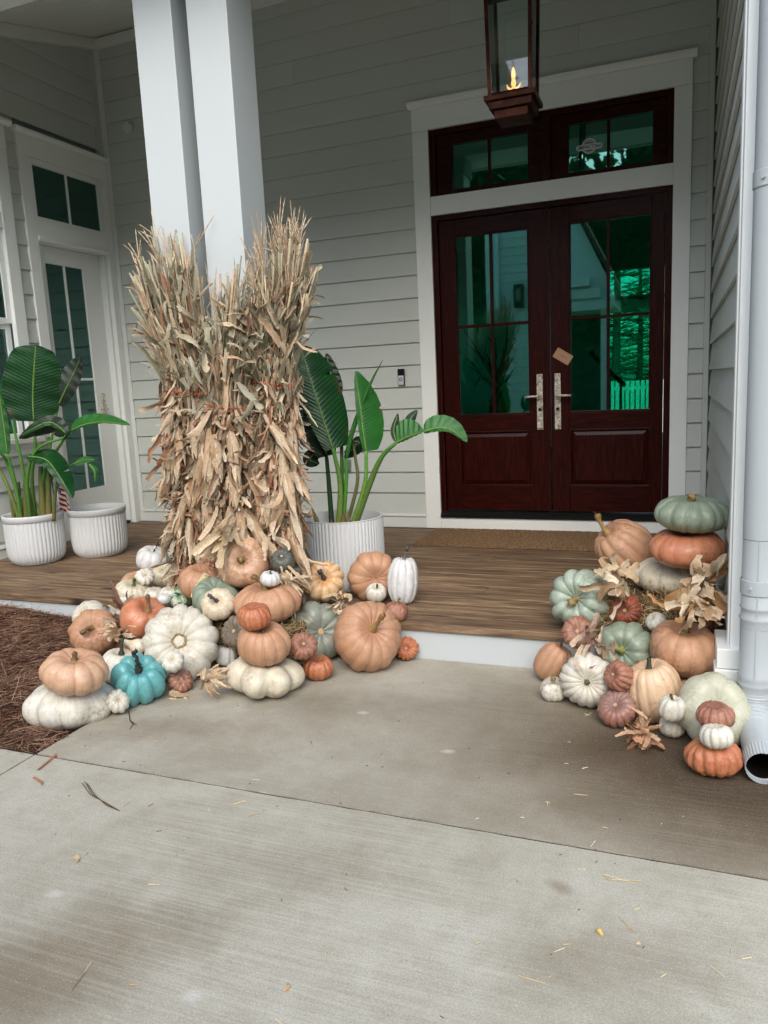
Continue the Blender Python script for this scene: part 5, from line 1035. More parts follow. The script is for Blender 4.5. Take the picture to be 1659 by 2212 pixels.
# ================================================================ PUMPKINS
# centre, radius, height/radius, stem axis, material, ribs, rib depth, rib sharpness, dimple, stem, label
PUMPKINS = [
 ([-0.7245, -3.7245, -0.1528], 0.2091, 0.506, [-0.021, 0.134, 0.991], 'pk_white', 9, 0.1, 0.55, 0.25, ('none',), 'large flat white pumpkin lying on pine straw under a peach one'),
 ([-0.6227, -3.7807, 0.0414], 0.1444, 0.6, [0.226, -0.065, 0.972], 'pk_peach', 10, 0.08, 0.6, 0.38, ('stub', 0.045, (0.05, 0.6, 0.4)), 'peach pumpkin with a greenish scab stacked on the flat white pumpkin'),
 ([-0.4964, -3.6658, -0.1381], 0.0565, 0.8, [0.643, -0.475, 0.6], 'pk_white', 10, 0.14, 0.6, 0.3, ('scar',), 'mini white pumpkin on the paving between flat white and teal pumpkins'),
 ([-0.4991, -3.501, -0.0914], 0.1353, 0.8, [0.383, -0.361, 0.85], 'pk_teal', 9, 0.22, 0.55, 0.5, ('twig', 0.11, (-0.35, 0.9, 0.2)), 'bright teal painted pumpkin with a wiry dark stem'),
 ([-0.7452, -3.3501, -0.1121], 0.106, 0.87, [0.185, 0.104, 0.977], 'pk_white', 14, 0.05, 0.7, 0.3, ('dark', 0.085, (-0.1, 1, 0.1)), 'white pumpkin with a straight dark green stem behind the teal one'),
 ([-1.0846, -3.1418, -0.0224], 0.1366, 0.78, [0.383, -0.68, 0.625], 'pk_tan', 12, 0.06, 0.6, 0.3, ('curl', 0.1, (-0.6, -0.7, 0.5)), 'tan pumpkin with a curled stem left of the smooth orange pumpkin'),
 ([-1.4977, -2.7213, -0.0924], 0.1114, 0.95, [-0.003, -0.788, 0.616], 'pk_white', 12, 0.06, 0.6, 0.2, ('stub', 0.02, (0, 0, 1)), 'white pumpkin leaning on the white riser beside the pine straw'),
 ([-0.8262, -3.0207, 0.0411], 0.1385, 0.76, [0.521, -0.069, 0.851], 'pk_orange', 8, 0.08, 0.5, 0.5, ('curl', 0.1, (-0.3, 0.9, 0.3)), 'smooth orange pumpkin with a deep fold and tan stem by the giant white one'),
 ([-1.0052, -3.0395, -0.1452], 0.0758, 0.61, [0.461, -0.369, 0.807], 'pk_peach', 10, 0.06, 0.6, 0.2, ('none',), 'small peach pumpkin tucked under the pale gourd'),
 ([-0.4764, -3.1815, -0.0159], 0.2057, 0.617, [0.482, -0.764, 0.43], 'pk_white', 13, 0.1, 0.6, 0.3, ('ring',), 'giant white pumpkin standing on edge with its round blossom scar facing out'),
 ([-0.3679, -3.4, -0.0274], 0.0577, 0.76, [0.34, -0.672, 0.658], 'pk_white', 10, 0.12, 0.6, 0.3, ('scar',), 'mini white pumpkin in front of the giant white pumpkin, above a rust one'),
 ([-0.3737, -3.3488, -0.1473], 0.0634, 0.59, [0.671, -0.467, 0.577], 'pk_rust', 13, 0.1, 0.55, 0.3, ('scar',), 'small rust pumpkin on the paving below the giant white pumpkin'),
 ([-1.2549, -2.5981, 0.0622], 0.1086, 0.57, [0.351, -0.083, 0.933], 'pk_cream', 13, 0.06, 0.6, 0.35, ('green', 0.05, (0.1, 1, 0.2)), 'cream pumpkin with a thick hooked green stem at the deck edge'),
 ([-1.1893, -2.5462, 0.147], 0.0598, 0.55, [0.59, -0.461, 0.663], 'pk_white', 10, 0.13, 0.6, 0.3, ('scar',), 'mini white pumpkin resting on a peach one left of the cornstalks'),
 ([-1.3545, -2.4345, 0.0655], 0.0996, 0.6, [0.338, -0.242, 0.91], 'pk_peach', 10, 0.06, 0.6, 0.3, ('none',), 'peach pumpkin mostly hidden beneath a mini white one on the deck'),
 ([-1.6415, -1.8944, 0.0893], 0.1205, 0.75, [0.293, -0.041, 0.955], 'pk_purewhite', 9, 0.1, 0.5, 0.3, ('wire', 0.07, (0.5, 0.6, 0.2)), 'glossy white pumpkin with a wiry stem on the deck left of the cornstalks'),
 ([-1.633, -1.6748, 0.0688], 0.0688, 1.05, [0.209, -0.113, 0.971], 'pk_purewhite', 9, 0.08, 0.5, 0.2, ('stub', 0.02, (0, 1, 0)), 'white pumpkin half hidden behind the left foot of the cornstalks'),
 ([-1.2139, -2.3107, 0.0876], 0.09, 1.03, [0.159, -0.584, 0.796], 'pk_cream', 18, 0.06, 0.6, 0.2, ('none',), 'tall cream ribbed pumpkin against the left foot of the cornstalks'),
 ([-1.0645, -2.6255, 0.0509], 0.0701, 0.75, [0.197, -0.059, 0.979], 'pk_white', 8, 0.1, 0.5, 0.2, ('none',), 'small lumpy white pumpkin under the cream one with the green stem'),
 ([-0.8784, -2.72, 0.0925], 0.0625, 0.8, [0.192, -0.064, 0.979], 'pk_white', 8, 0.1, 0.5, 0.2, ('none',), 'small lumpy white pumpkin just left of the green speckled gourd'),
 ([-0.8184, -2.85, 0.1098], 0.0387, 0.79, [0.192, -0.058, 0.98], 'pk_purewhite', 9, 0.06, 0.5, 0.2, ('none',), 'tiny white pumpkin above the smooth orange pumpkin'),
 ([-1.2068, -2.7242, 0.0439], 0.041, 0.79, [0.206, -0.046, 0.977], 'pk_white', 9, 0.06, 0.5, 0.2, ('none',), 'tiny white pumpkin peeking over the pale husks at the deck edge'),
 ([-0.7533, -2.7708, 0.1012], 0.079, 0.6, [0.046, -0.697, 0.716], 'pk_speckled', 9, 0.16, 0.5, 0.3, ('teals', 0.04, (-0.7, 0.1, 0.6)), 'round green and white speckled gourd above the giant white pumpkin'),
 ([-0.5421, -2.9696, 0.0903], 0.0289, 0.93, [0.175, -0.052, 0.983], 'pk_white', 8, 0.06, 0.5, 0.2, ('none',), 'tiny white gourd between the giant white and cream speckled pumpkins'),
 ([-0.4271, -2.9069, 0.1523], 0.133, 0.82, [0.263, -0.422, 0.868], 'pk_sage', 10, 0.1, 0.6, 0.35, ('none',), 'sage green pumpkin behind the cream speckled one below the cornstalks'),
 ([-0.3129, -3.054, 0.1703], 0.0938, 0.72, [0.359, -0.717, 0.598], 'pk_creamspeck', 9, 0.09, 0.6, 0.35, ('greytw', 0.07, (-0.8, 0.35, 0.5)), 'cream freckled pumpkin with a grey stem in front of the sage one'),
 ([-0.6126, -2.7647, 0.199], 0.1255, 0.76, [0.185, -0.089, 0.979], 'pk_tan', 10, 0.05, 0.6, 0.3, ('none',), 'deep tan pumpkin behind the pale corn cob at the cornstalk foot'),
 ([-0.2879, -2.8128, 0.3406], 0.149, 0.63, [0.416, -0.809, 0.415], 'pk_peach', 9, 0.07, 0.6, 0.28, ('knob', 0.045, (-0.4, -0.4, 0.9)), 'big peach pumpkin with a knobby stem leaning on the cornstalks, top of the pile'),
 ([-0.0406, -2.9606, 0.2966], 0.0533, 0.75, [0.173, -0.037, 0.984], 'pk_purewhite', 9, 0.13, 0.55, 0.4, ('green', 0.02, (0.1, 1, 0.1)), 'mini white pumpkin sitting on the wide tan pumpkin'),
 ([-0.0809, -2.9395, 0.1651], 0.1803, 0.561, [-0.011, -0.109, 0.994], 'pk_tan', 13, 0.07, 0.6, 0.4, ('curl', 0.12, (-0.9, 0.35, 0.3)), 'wide flat tan pumpkin carrying the mini white one mid pile'),
 ([0.0739, -3.3264, 0.2104], 0.0788, 0.79, [0.015, -0.137, 0.99], 'pk_amber', 15, 0.08, 0.55, 0.3, ('none',), 'small amber ribbed pumpkin between two tan pumpkins'),
 ([-0.1644, -3.1212, 0.0504], 0.0877, 0.5, [-0.04, -0.915, 0.402], 'pk_greybrown', 14, 0.1, 0.55, 0.3, ('scar',), 'grey brown ribbed pumpkin on edge between the white giant and tan pumpkins'),
 ([0.0883, -3.2894, 0.066], 0.1281, 0.78, [0.113, -0.17, 0.979], 'pk_tan', 12, 0.06, 0.6, 0.4, ('stub', 0.03, (0.05, 0.8, 0.4)), 'tan pumpkin stacked on the deeply lobed white pumpkin'),
 ([-0.3084, -3.0201, -0.1257], 0.0657, 0.87, [0.123, 0.113, 0.986], 'pk_purewhite', 12, 0.06, 0.6, 0.3, ('dark', 0.02, (0, 1, 0)), 'small bluish white pumpkin with grey stripes behind the lobed white one'),
 ([0.0614, -3.2549, -0.1113], 0.2023, 0.45, [0.112, 0.07, 0.991], 'pk_cream', 6, 0.34, 0.5, 0.45, ('none',), 'big deeply lobed cream white pumpkin on the paving at pile front'),
 ([0.2114, -3.12, 0.0026], 0.0726, 0.74, [0.491, -0.646, 0.584], 'pk_rust', 13, 0.1, 0.55, 0.3, ('scar',), 'dusty rust pumpkin set against the grey green pumpkin'),
 ([0.2368, -3.0231, -0.1424], 0.0784, 0.77, [0.142, -0.119, 0.983], 'pk_amber', 12, 0.1, 0.55, 0.4, ('none',), 'small orange rust pumpkin on the paving beside the lobed white one'),
 ([0.1152, -2.7633, -0.0457], 0.1665, 0.61, [0.644, -0.711, 0.282], 'pk_greysage', 9, 0.16, 0.6, 0.3, ('scarbig',), 'large grey green pumpkin on edge beside the biggest peach pumpkin'),
 ([0.4226, -2.8027, -0.0301], 0.1897, 0.78, [0.596, -0.578, 0.558], 'pk_tan', 15, 0.055, 0.65, 0.3, ('long', 0.13, (0.45, 0.65, 0.5)), 'biggest peach tan pumpkin with a long stem by the step'),
 ([0.597, -2.6647, -0.1368], 0.0648, 0.67, [0.224, -0.895, 0.386], 'pk_amber', 14, 0.13, 0.5, 0.3, ('scar',), 'small orange ribbed pumpkin alone against the white riser'),
 ([0.5236, -2.6083, 0.0498], 0.0635, 0.83, [0.136, 0.039, 0.99], 'pk_rust', 12, 0.05, 0.6, 0.2, ('curl', 0.04, (0.5, 0.7, 0.2)), 'small rust pumpkin at the deck edge behind the biggest peach one'),
 ([0.2544, -2.2389, 0.1378], 0.1576, 0.58, [0.508, -0.861, 0.036], 'pk_tan', 12, 0.06, 0.6, 0.3, ('none',), 'tan pumpkin on the deck in front of the tall white one'),
 ([0.3047, -2.3562, 0.0729], 0.0631, 0.85, [0.292, -0.344, 0.893], 'pk_white', 9, 0.12, 0.55, 0.35, ('green', 0.03, (0.3, 0.9, 0.3)), 'mini white pumpkin with a green stem in front of the deck tan pumpkin'),
 ([0.4525, -2.2865, 0.1385], 0.0919, 1.56, [0.051, 0.128, 0.991], 'pk_purewhite', 11, 0.07, 0.6, 0.22, ('greytw', 0.085, (0.35, 1, 0.1)), 'tall white pumpkin with a twisted grey stem standing on the deck'),
 ([0.0435, -2.5, 0.1712], 0.1238, 0.58, [0.396, -0.752, 0.527], 'pk_mottled', 11, 0.12, 0.55, 0.4, ('greytw', 0.085, (-0.55, 0.6, 0.6)), 'orange and cream mottled pumpkin in front of the fluted planter'),
 ([-0.0236, -2.85, 0.3679], 0.068, 0.89, [0.289, -0.627, 0.724], 'pk_dark', 12, 0.08, 0.55, 0.3, ('scar',), 'dark grey green pumpkin at the right foot of the cornstalks'),
 ([-0.0101, -2.72, 0.2796], 0.0289, 0.93, [0.148, -0.128, 0.981], 'pk_dark', 9, 0.05, 0.6, 0.2, ('none',), 'tiny dark green gourd behind the mini white pumpkin'),
 ([2.0098, -2.5809, 0.6108], 0.1646, 0.495, [0.031, -0.031, 0.999], 'pk_sage', 14, 0.09, 0.6, 0.3, ('knob', 0.03, (0.1, 1, 0.1)), 'sage green pumpkin on top of the right hand stack by the wall'),
 ([1.9933, -2.5839, 0.4505], 0.1653, 0.524, [-0.035, -0.092, 0.995], 'pk_orange', 12, 0.06, 0.6, 0.35, ('none',), 'deep orange flat pumpkin under the sage one by the wall'),
 ([1.6907, -2.2638, 0.3764], 0.1464, 0.95, [-0.731, -0.217, 0.647], 'pk_tan', 12, 0.07, 0.6, 0.25, ('long', 0.12, (-0.2, 0.9, 0.1)), 'tan pumpkin lying on its side with a long stem pointing up by the mat'),
 ([1.9262, -2.4212, 0.2728], 0.1877, 0.45, [-0.042, -0.058, 0.997], 'pk_cream', 9, 0.07, 0.6, 0.3, ('none',), 'wide flat cream pumpkin at the base of the right hand stack'),
 ([1.5041, -2.5273, 0.1507], 0.1585, 0.95, [-0.196, -0.931, 0.307], 'pk_mint', 11, 0.13, 0.6, 0.35, ('knob', 0.05, (-0.4, -0.5, 0.8)), 'pale mint green pumpkin on the deck at the left of the right hand pile'),
 ([1.7181, -2.6, 0.1356], 0.0785, 0.7, [-0.037, -0.982, 0.185], 'pk_redrust', 17, 0.1, 0.55, 0.25, ('scar',), 'bright rust red ribbed pumpkin against the straw bale'),
 ([1.8621, -2.68, 0.1071], 0.0495, 0.8, [-0.638, -0.326, 0.698], 'pk_white', 9, 0.08, 0.6, 0.3, ('none',), 'mini white pumpkin between the straw bale and the tan pumpkin'),
 ([1.5121, -2.78, 0.0622], 0.0775, 0.66, [0.052, -0.889, 0.456], 'pk_rust', 15, 0.09, 0.55, 0.3, ('scar',), 'small rust pumpkin below the mint green one'),
 ([1.7252, -2.7786, -0.0017], 0.1347, 0.87, [-0.086, -0.97, 0.225], 'pk_sage', 9, 0.1, 0.6, 0.3, ('fgreen', 0.085, (-0.6, 0.5, 0.6)), 'blue green pumpkin with a fresh green stem amid the right hand pile'),
 ([1.9814, -2.8414, 0.0433], 0.155, 0.72, [0.077, -0.19, 0.979], 'pk_tan', 11, 0.05, 0.6, 0.3, ('knob', 0.035, (0.3, 0.9, 0.3)), 'large tan pumpkin beside the wing corner plinth'),
 ([1.3861, -2.7441, -0.1098], 0.0853, 1.15, [0.472, 0.082, 0.878], 'pk_tan', 9, 0.07, 0.6, 0.2, ('stub', 0.03, (0.1, 1, 0)), 'small tan pumpkin against the riser at the left of the right hand pile'),
 ([1.428, -2.9786, -0.1525], 0.0645, 0.78, [-0.063, -0.148, 0.987], 'pk_white', 9, 0.1, 0.55, 0.35, ('knob', 0.03, (0.0, 1, 0.2)), 'mini white pumpkin on the paving at the right pile left end'),
 ([1.5837, -3.003, -0.0838], 0.1239, 0.84, [0.058, -0.96, 0.274], 'pk_white', 17, 0.06, 0.6, 0.25, ('greenstub', 0.03, (0, -0.1, 1)), 'round white pumpkin on edge with a green stem end facing out'),
 ([1.7239, -3.1196, -0.0057], 0.0656, 0.78, [-0.568, -0.701, 0.432], 'pk_rust', 13, 0.1, 0.55, 0.3, ('scar',), 'small rust pumpkin wedged between the round white and pale peach ones'),
 ([1.7194, -3.1691, -0.1307], 0.084, 0.61, [-0.133, -0.682, 0.719], 'pk_mauve', 15, 0.09, 0.55, 0.35, ('scarbig',), 'dusty mauve red pumpkin on the paving by dried husks'),
 ([1.8623, -3.067, -0.0773], 0.1212, 1.08, [-0.181, -0.038, 0.983], 'pk_palepeach', 15, 0.045, 0.65, 0.25, ('dark', 0.05, (0.2, 1, 0.1)), 'pale peach ribbed pumpkin with a dark green stem in the right pile front'),
 ([1.9381, -3.3071, -0.0437], 0.051, 0.98, [0.112, -0.07, 0.991], 'pk_white', 9, 0.12, 0.55, 0.35, ('green', 0.03, (-0.4, 0.8, 0.3)), 'mini white pumpkin on top of another, left of the ivory giant'),
 ([1.9391, -3.2245, -0.1595], 0.0494, 0.88, [-0.108, 0.121, 0.987], 'pk_white', 9, 0.1, 0.55, 0.3, ('none',), 'mini white pumpkin on the paving under another mini white one'),
 ([2.0932, -3.2073, -0.0708], 0.1533, 0.72, [0.228, -0.712, 0.665], 'pk_ivorygreen', 7, 0.1, 0.5, 0.35, ('none',), 'giant ivory green pumpkin beside the downspout'),
 ([2.0912, -3.4207, -0.0069], 0.0683, 0.7, [-0.068, -0.023, 0.997], 'pk_rust', 14, 0.08, 0.55, 0.35, ('stub', 0.008, (0, 1, 0)), 'small dusty pink pumpkin topping the three stacked by the downspout'),
 ([2.0889, -3.5315, -0.0371], 0.0604, 0.71, [-0.126, 0.131, 0.983], 'pk_white', 10, 0.11, 0.55, 0.35, ('none',), 'small white pumpkin in the middle of the three stacked by the downspout'),
 ([2.0891, -3.4868, -0.1386], 0.0999, 0.643, [-0.134, 0.1, 0.986], 'pk_amber', 13, 0.13, 0.55, 0.4, ('none',), 'orange warty pumpkin at the bottom of the three stacked by the downspout'),
 ([2.0037, -2.8977, -0.1348], 0.0496, 1.4, [-0.097, -0.032, 0.995], 'pk_peach', 9, 0.06, 0.6, 0.3, ('none',), 'pink peach pumpkin mostly hidden left of the ivory giant'),
 ([2.0628, -2.66, 0.0971], 0.054, 0.8, [-0.066, -0.58, 0.812], 'pk_brown', 10, 0.05, 0.6, 0.3, ('none',), 'dark brown pumpkin in the shade under husks by the wall'),
]
STEMCOL = {'stub': (lin(140, 122, 82), lin(104, 86, 54)), 'dark': (lin(52, 60, 44), lin(62, 66, 50)), 'curl': (lin(150, 132, 90), lin(120, 96, 62)), 'twig': (lin(50, 52, 46), lin(42, 44, 40)), 'green': (lin(92, 104, 54), lin(70, 78, 40)),
           'wire': (lin(44, 42, 38), lin(40, 38, 34)), 'teals': (lin(58, 120, 96), lin(50, 104, 84)), 'greytw': (lin(96, 96, 96), lin(84, 84, 86)), 'knob': (lin(132, 116, 72), lin(150, 130, 90)), 'long': (lin(162, 136, 84), lin(140, 112, 66)),
           'fgreen': (lin(112, 124, 62), lin(168, 168, 104)), 'greenstub': (lin(86, 96, 62), lin(96, 104, 70))}
def pumpkin(c, R, kk, ax, mat, n, dep, sharp, dim, st, label, seed):
    rs = np.random.default_rng(seed); random.seed(seed)
    c = np.array(c); a = np.array(ax, float); a /= np.linalg.norm(a)
    u = np.cross(a, (0.3, 0.2, 1.0)); u /= np.linalg.norm(u); v = np.cross(a, u)
    per = 9 if R > 0.1 else (8 if R > 0.06 else 6); NT_ = max(n*per, 48); NP = 30 if R > 0.1 else 22
    th = np.linspace(0, 2*math.pi, NT_, endpoint=False); ph = np.linspace(-math.pi/2, math.pi/2, NP)
    TH, PHI = np.meshgrid(th, ph)
    wob = 0.20*np.sin(TH*2+rs.uniform(0, 6))+0.14*np.sin(TH*3+rs.uniform(0, 6))
    ph_ = (n*TH/2+wob*1.3); g = np.abs(np.sin(ph_))**sharp
    lobe = np.floor(ph_/math.pi).astype(int) % n; la = rs.normal(0, 0.020+0.12*max(0, dep-0.08), n); lobeamp = la[lobe]*g
    wmid = np.cos(PHI)**0.35
    rho = np.cos(PHI)**0.80; zz = np.sign(PHI)*np.abs(np.sin(PHI))**0.92
    lump = 1+0.022*np.sin(TH+rs.uniform(0, 6))*np.cos(PHI)+0.018*np.sin(2*TH+rs.uniform(0, 6))*np.cos(PHI)+0.02*np.sin(2.3*PHI+TH*1.0+rs.uniform(0, 6))
    grv = 1-dep*(1-g)*wmid*1.15+lobeamp*wmid
    r = R*rho*grv*lump; z = R*kk*zz*(1-0.55*dep*(1-g))*lump
    z -= np.where(PHI > 0, 1, -0.45)*dim*R*kk*np.exp(-(rho/0.36)**2)
    z += np.where(PHI > 0, 1, -1)*R*kk*0.03*np.exp(-((rho-0.55)/0.2)**2)
    wart = {'pk_rust': .05, 'pk_amber': .05, 'pk_redrust': .05, 'pk_greybrown': .05, 'pk_dark': .04, 'pk_mauve': .025}.get(mat, 0.012); off = rs.uniform(0, 50, 3)
    px_, py_, pz_ = r*np.cos(TH)/R, r*np.sin(TH)/R, z/R; nz = np.zeros(r.shape)
    for ii in range(r.shape[0]):
        for jj in range(r.shape[1]):
            q_ = Vector((px_[ii, jj]+off[0], py_[ii, jj]+off[1], pz_[ii, jj]+off[2])); nz[ii, jj] = wart*noise.noise(q_*6.5)+0.035*noise.noise(q_*1.7)
    fade = 1-np.exp(-(rho/0.2)**2); r = r*(1+nz*fade); z = z*(1+nz*fade)
    X = c+(r*np.cos(TH))[..., None]*u+(r*np.sin(TH))[..., None]*v+z[..., None]*a
    T_ = thing('pumpkin', c, label, 'pumpkin', 'pumpkins and gourds piled by the porch')
    m = MB(); m.v = [tuple(p) for p in X.reshape(-1, 3)]; m.att = list(g.reshape(-1)); m.col = list(np.stack([np.cos(TH), np.sin(TH), np.sin(PHI)], -1).reshape(-1, 3))
    m.f = [(i*NT_+k, i*NT_+(k+1) % NT_, (i+1)*NT_+(k+1) % NT_, (i+1)*NT_+k) for i in range(NP-1) for k in range(NT_)]
    build(m, 'body', mat, T_, smooth=True)
    top = c+a*(R*kk*(1-dim)); kind = st[0]
    if kind == 'none': return T_
    if kind in ('scar', 'scarbig', 'ring'):
        rr = R*{'scar': 0.13, 'scarbig': 0.12, 'ring': 0.16}[kind]; s = MB(); pts = [top-a*0.012, top+a*(0.003+0.02*R)]
        s.tube(pts, [rr*1.15, rr*0.8], 9, col=lin(186, 160, 118) if kind != 'ring' else lin(206, 200, 182))
        build(s, 'stem_scar', 'stem', T_, smooth=False)
        if kind == 'ring':
            s = MB(); q = [top+a*0.012+(u*math.cos(t)+v*math.sin(t))*rr*(1.05+0.08*math.sin(5*t)) for t in np.linspace(0, 2*math.pi, 30)]; s.tube(q, 0.0045, 6, cap=False, col=lin(158, 136, 96)); build(s, 'blossom_ring', 'stem', T_, smooth=True)
        return T_
    L, b = st[1], st[2]; tw = TW(c); rt = VR-(VR@tw)*tw; rt /= np.linalg.norm(rt); upv = np.cross(tw, rt)
    B_ = b[0]*rt+b[1]*upv+b[2]*tw; B_ /= np.linalg.norm(B_)
    c0, c1 = STEMCOL[kind]; r0 = {'stub': .011, 'dark': .011, 'curl': .010, 'twig': .010, 'green': .010, 'wire': .004, 'teals': .008, 'greytw': .010, 'knob': .013, 'long': .011, 'fgreen': .012, 'greenstub': .012}[kind]*min(1.25, max(0.5, R/0.11))
    n_ = 12; P = []; jit = {'twig': 0.008, 'wire': 0.010, 'knob': 0.006, 'greytw': 0.004}.get(kind, 0.002)
    for i in range(n_):
        k = i/(n_-1); d = a*(1-k)+B_*k; p = top-a*0.010+(a*L*(k-0.5*k*k)*1.1+B_*L*(0.62*k*k))+(rs.normal(size=3)*jit*k if 0 < i else 0)
        P.append(p)
    rad = [r0*(1.9-1.2*min(1, i/(n_-1)*2.2)) if i/(n_-1) < 0.45 else r0*(0.72+(0.28 if i > n_-4 and kind in ('curl', 'long', 'knob', 'greytw', 'green') else 0)+rs.normal()*0.05) for i in range(n_)]
    s = MB(); s.tube(P, rad, 10, flute=0.16 if kind not in ('wire',) else 0); s.col = []
    for i in range(n_): s.col += [tuple(x*(1-i/(n_-1))+y*i/(n_-1) for x, y in zip(c0, c1))]*10
    build(s, 'stem', 'stem', T_, smooth=True)
    if kind in ('twig', 'wire', 'knob', 'long'):
        s = MB()
        for q in range(3):
            p = P[-1-q*2]; d = B_+rs.normal(size=3)*0.8; d /= np.linalg.norm(d); s.tube([p, p+d*0.014, p+d*0.028+rs.normal(size=3)*0.006], [0.0028, 0.0022, 0.0008], 5, col=c1)
        build(s, 'stem_twig', 'stem', T_, smooth=True)
    return T_
for i, row in enumerate(PUMPKINS): pumpkin(*row, seed=100+i)
random.seed(5); rng = np.random.default_rng(5)

# ---- gourd and corn cob
KA = lambda x, y, d: at(x/3.3335, 1128.1+y/3.3335, d)
KB = lambda x, y, d: at(431.3+x/3.3335, 1128.1+y/3.3335, d)
KC = lambda x, y, d: at(1128.1+x/3.1255, 1028.5+y/3.1255, d)
KD = lambda x, y, d: at(1128.1+x/3.1255, 1327.1+y/3.1255, d)
p0, p1 = KA(1000, 895, -3.29), KA(868, 850, -3.29); g = thing('gourd', p0, 'small pale pear shaped gourd lying against the giant white pumpkin', 'gourd', 'pumpkins and gourds piled by the porch')
ax = (p1-p0); ax /= np.linalg.norm(ax); Lg = np.linalg.norm(p1-p0)
m = MB(); pr = [(-0.040, 0.004), (-0.036, 0.020), (-0.022, 0.034), (0.0, 0.041), (0.022, 0.037), (0.040, 0.026), (0.058, 0.018), (0.078, 0.014), (0.095, 0.013), (0.105, 0.010), (0.11, 0.003)]
m.tube([p0+ax*a for a, r in pr], [r for a, r in pr], 24); m.att = [1.0]*len(m.v); m.col = [(0.3, 0.4, 0.2)]*len(m.v); build(m, 'body', 'pk_creamspeck', g, smooth=True)
m = MB().tube([p0+ax*0.108, p0+ax*0.125+np.array([0, 0, 0.006])], [0.005, 0.003], 6, col=lin(140, 124, 84)); build(m, 'stem', 'stem', g)
def cob(label, a, b, r, col):
    t_ = thing('corn_cob', a, label, 'corn'); a = np.array(a); b = np.array(b); d = (b-a)/np.linalg.norm(b-a); L = np.linalg.norm(b-a); u = np.cross(d, (0, 0.3, 1)); u /= np.linalg.norm(u); v = np.cross(d, u)
    m = MB(); rows, per = 16, 22
    for i in range(per):
        k = (i+0.5)/per; rr = r*math.sin(math.pi*(0.22+0.70*k))**0.5
        for j in range(rows):
            t = 2*math.pi*(j+0.5*(i % 2)*0)/rows; e = u*math.cos(t)+v*math.sin(t); w = -u*math.sin(t)+v*math.cos(t); p = a+d*L*k+e*rr*0.93
            hw, hl, hh = math.pi*rr/rows*0.95, L/per*0.5, r*0.16
            vs = [p+w*x*hw+d*y*hl for x, y in ((-1,-1),(1,-1),(1,1),(-1,1))]+[p+w*x*hw*0.6+d*y*hl*0.6+e*hh for x, y in ((-1,-1),(1,-1),(1,1),(-1,1))]
            q = random.uniform(0.85, 1.1); m.add(vs, [(4,5,6,7),(0,1,5,4),(1,2,6,5),(2,3,7,6),(3,0,4,7)], tuple(x*q for x in col))
    m.tube([a+d*L*k for k in np.linspace(0, 1, 8)], [r*0.93*math.sin(math.pi*(0.22+0.70*k))**0.5 for k in np.linspace(0, 1, 8)], 12, col=col)
    build(m, 'kernels', 'straw', t_, smooth=True); return t_
cob('pale corn cob leaning on the deep tan pumpkin at the cornstalk foot', KA(1400, 545, -2.93), KA(1490, 372, -2.90), 0.025, lin(222, 204, 164))

# ---- straw bales
def bale(label, a, b, seed, nstraw):
    random.seed(seed); t_ = thing('straw_bale', ((a[0]+b[0])/2, (a[1]+b[1])/2, a[2]), label, 'straw bale')
    build(MB().box(a, b), 'core', 'soil', t_, bevel=0.02); m = MB(); c3 = [lin(168, 146, 106), lin(146, 122, 84), lin(190, 170, 130), lin(120, 98, 68), lin(96, 78, 54)]
    for i in range(nstraw):
        f = random.random(); x = random.uniform(a[0], b[0]); y = random.uniform(a[1], b[1]); z = random.uniform(a[2]+0.01, b[2])
        if f < 0.5: p = np.array([x, a[1]-random.uniform(-0.004, 0.012), z]); nn_ = np.array([0, -1, 0.0])
        elif f < 0.8: p = np.array([x, y, b[2]+random.uniform(-0.004, 0.010)]); nn_ = np.array([0, 0, 1.0])
        else: p = np.array([a[0]-random.uniform(-0.004, 0.01) if random.random() < .5 else b[0]+random.uniform(-.004, .004), y, z]); nn_ = np.array([-1.0 if p[0] < (a[0]+b[0])/2 else 1.0, 0, 0])
        d = rnd_dir(); d[0] *= 1.6; d = d-(d@nn_)*nn_*0.85; d /= np.linalg.norm(d); L = random.uniform(0.03, 0.11); w = random.uniform(0.0011, 0.0022); s = np.cross(d, nn_); s /= np.linalg.norm(s)+1e-9
        q = p+d*L; q[2] = max(q[2], a[2]+0.002); q[0] = min(q[0], 2.13) if a[0] > 1 else q[0]
        m.add([p-s*w, p+s*w, q+s*w, q-s*w, (p+q)/2+nn_*w], [(0, 1, 4), (1, 2, 4), (2, 3, 4), (3, 0, 4)], random.choice(c3))
    stuff(build(m, 'straw', 'straw', t_))
    for k in (0.3, 0.7):
        x = a[0]+(b[0]-a[0])*k; y0, y1, z0_, z1_ = a[1]-0.006, b[1]+0.006, a[2]+0.004, b[2]+0.006
        build(MB().tube([(x, y1, z1_), (x, y0, z1_), (x, y0, z0_)], 0.0025, 5), 'twine', 'bark', t_)
    return t_
bale('straw bale on the paving buried under the left hand pumpkin pile', (-0.95, -3.02, GZ+0.002), (0.10, -2.68, 0.036), 3, 5200)
bale('straw bale on the deck under the right hand pumpkin stack', (1.60, -2.60, 0.003), (2.125, -2.15, 0.186), 4, 4200)

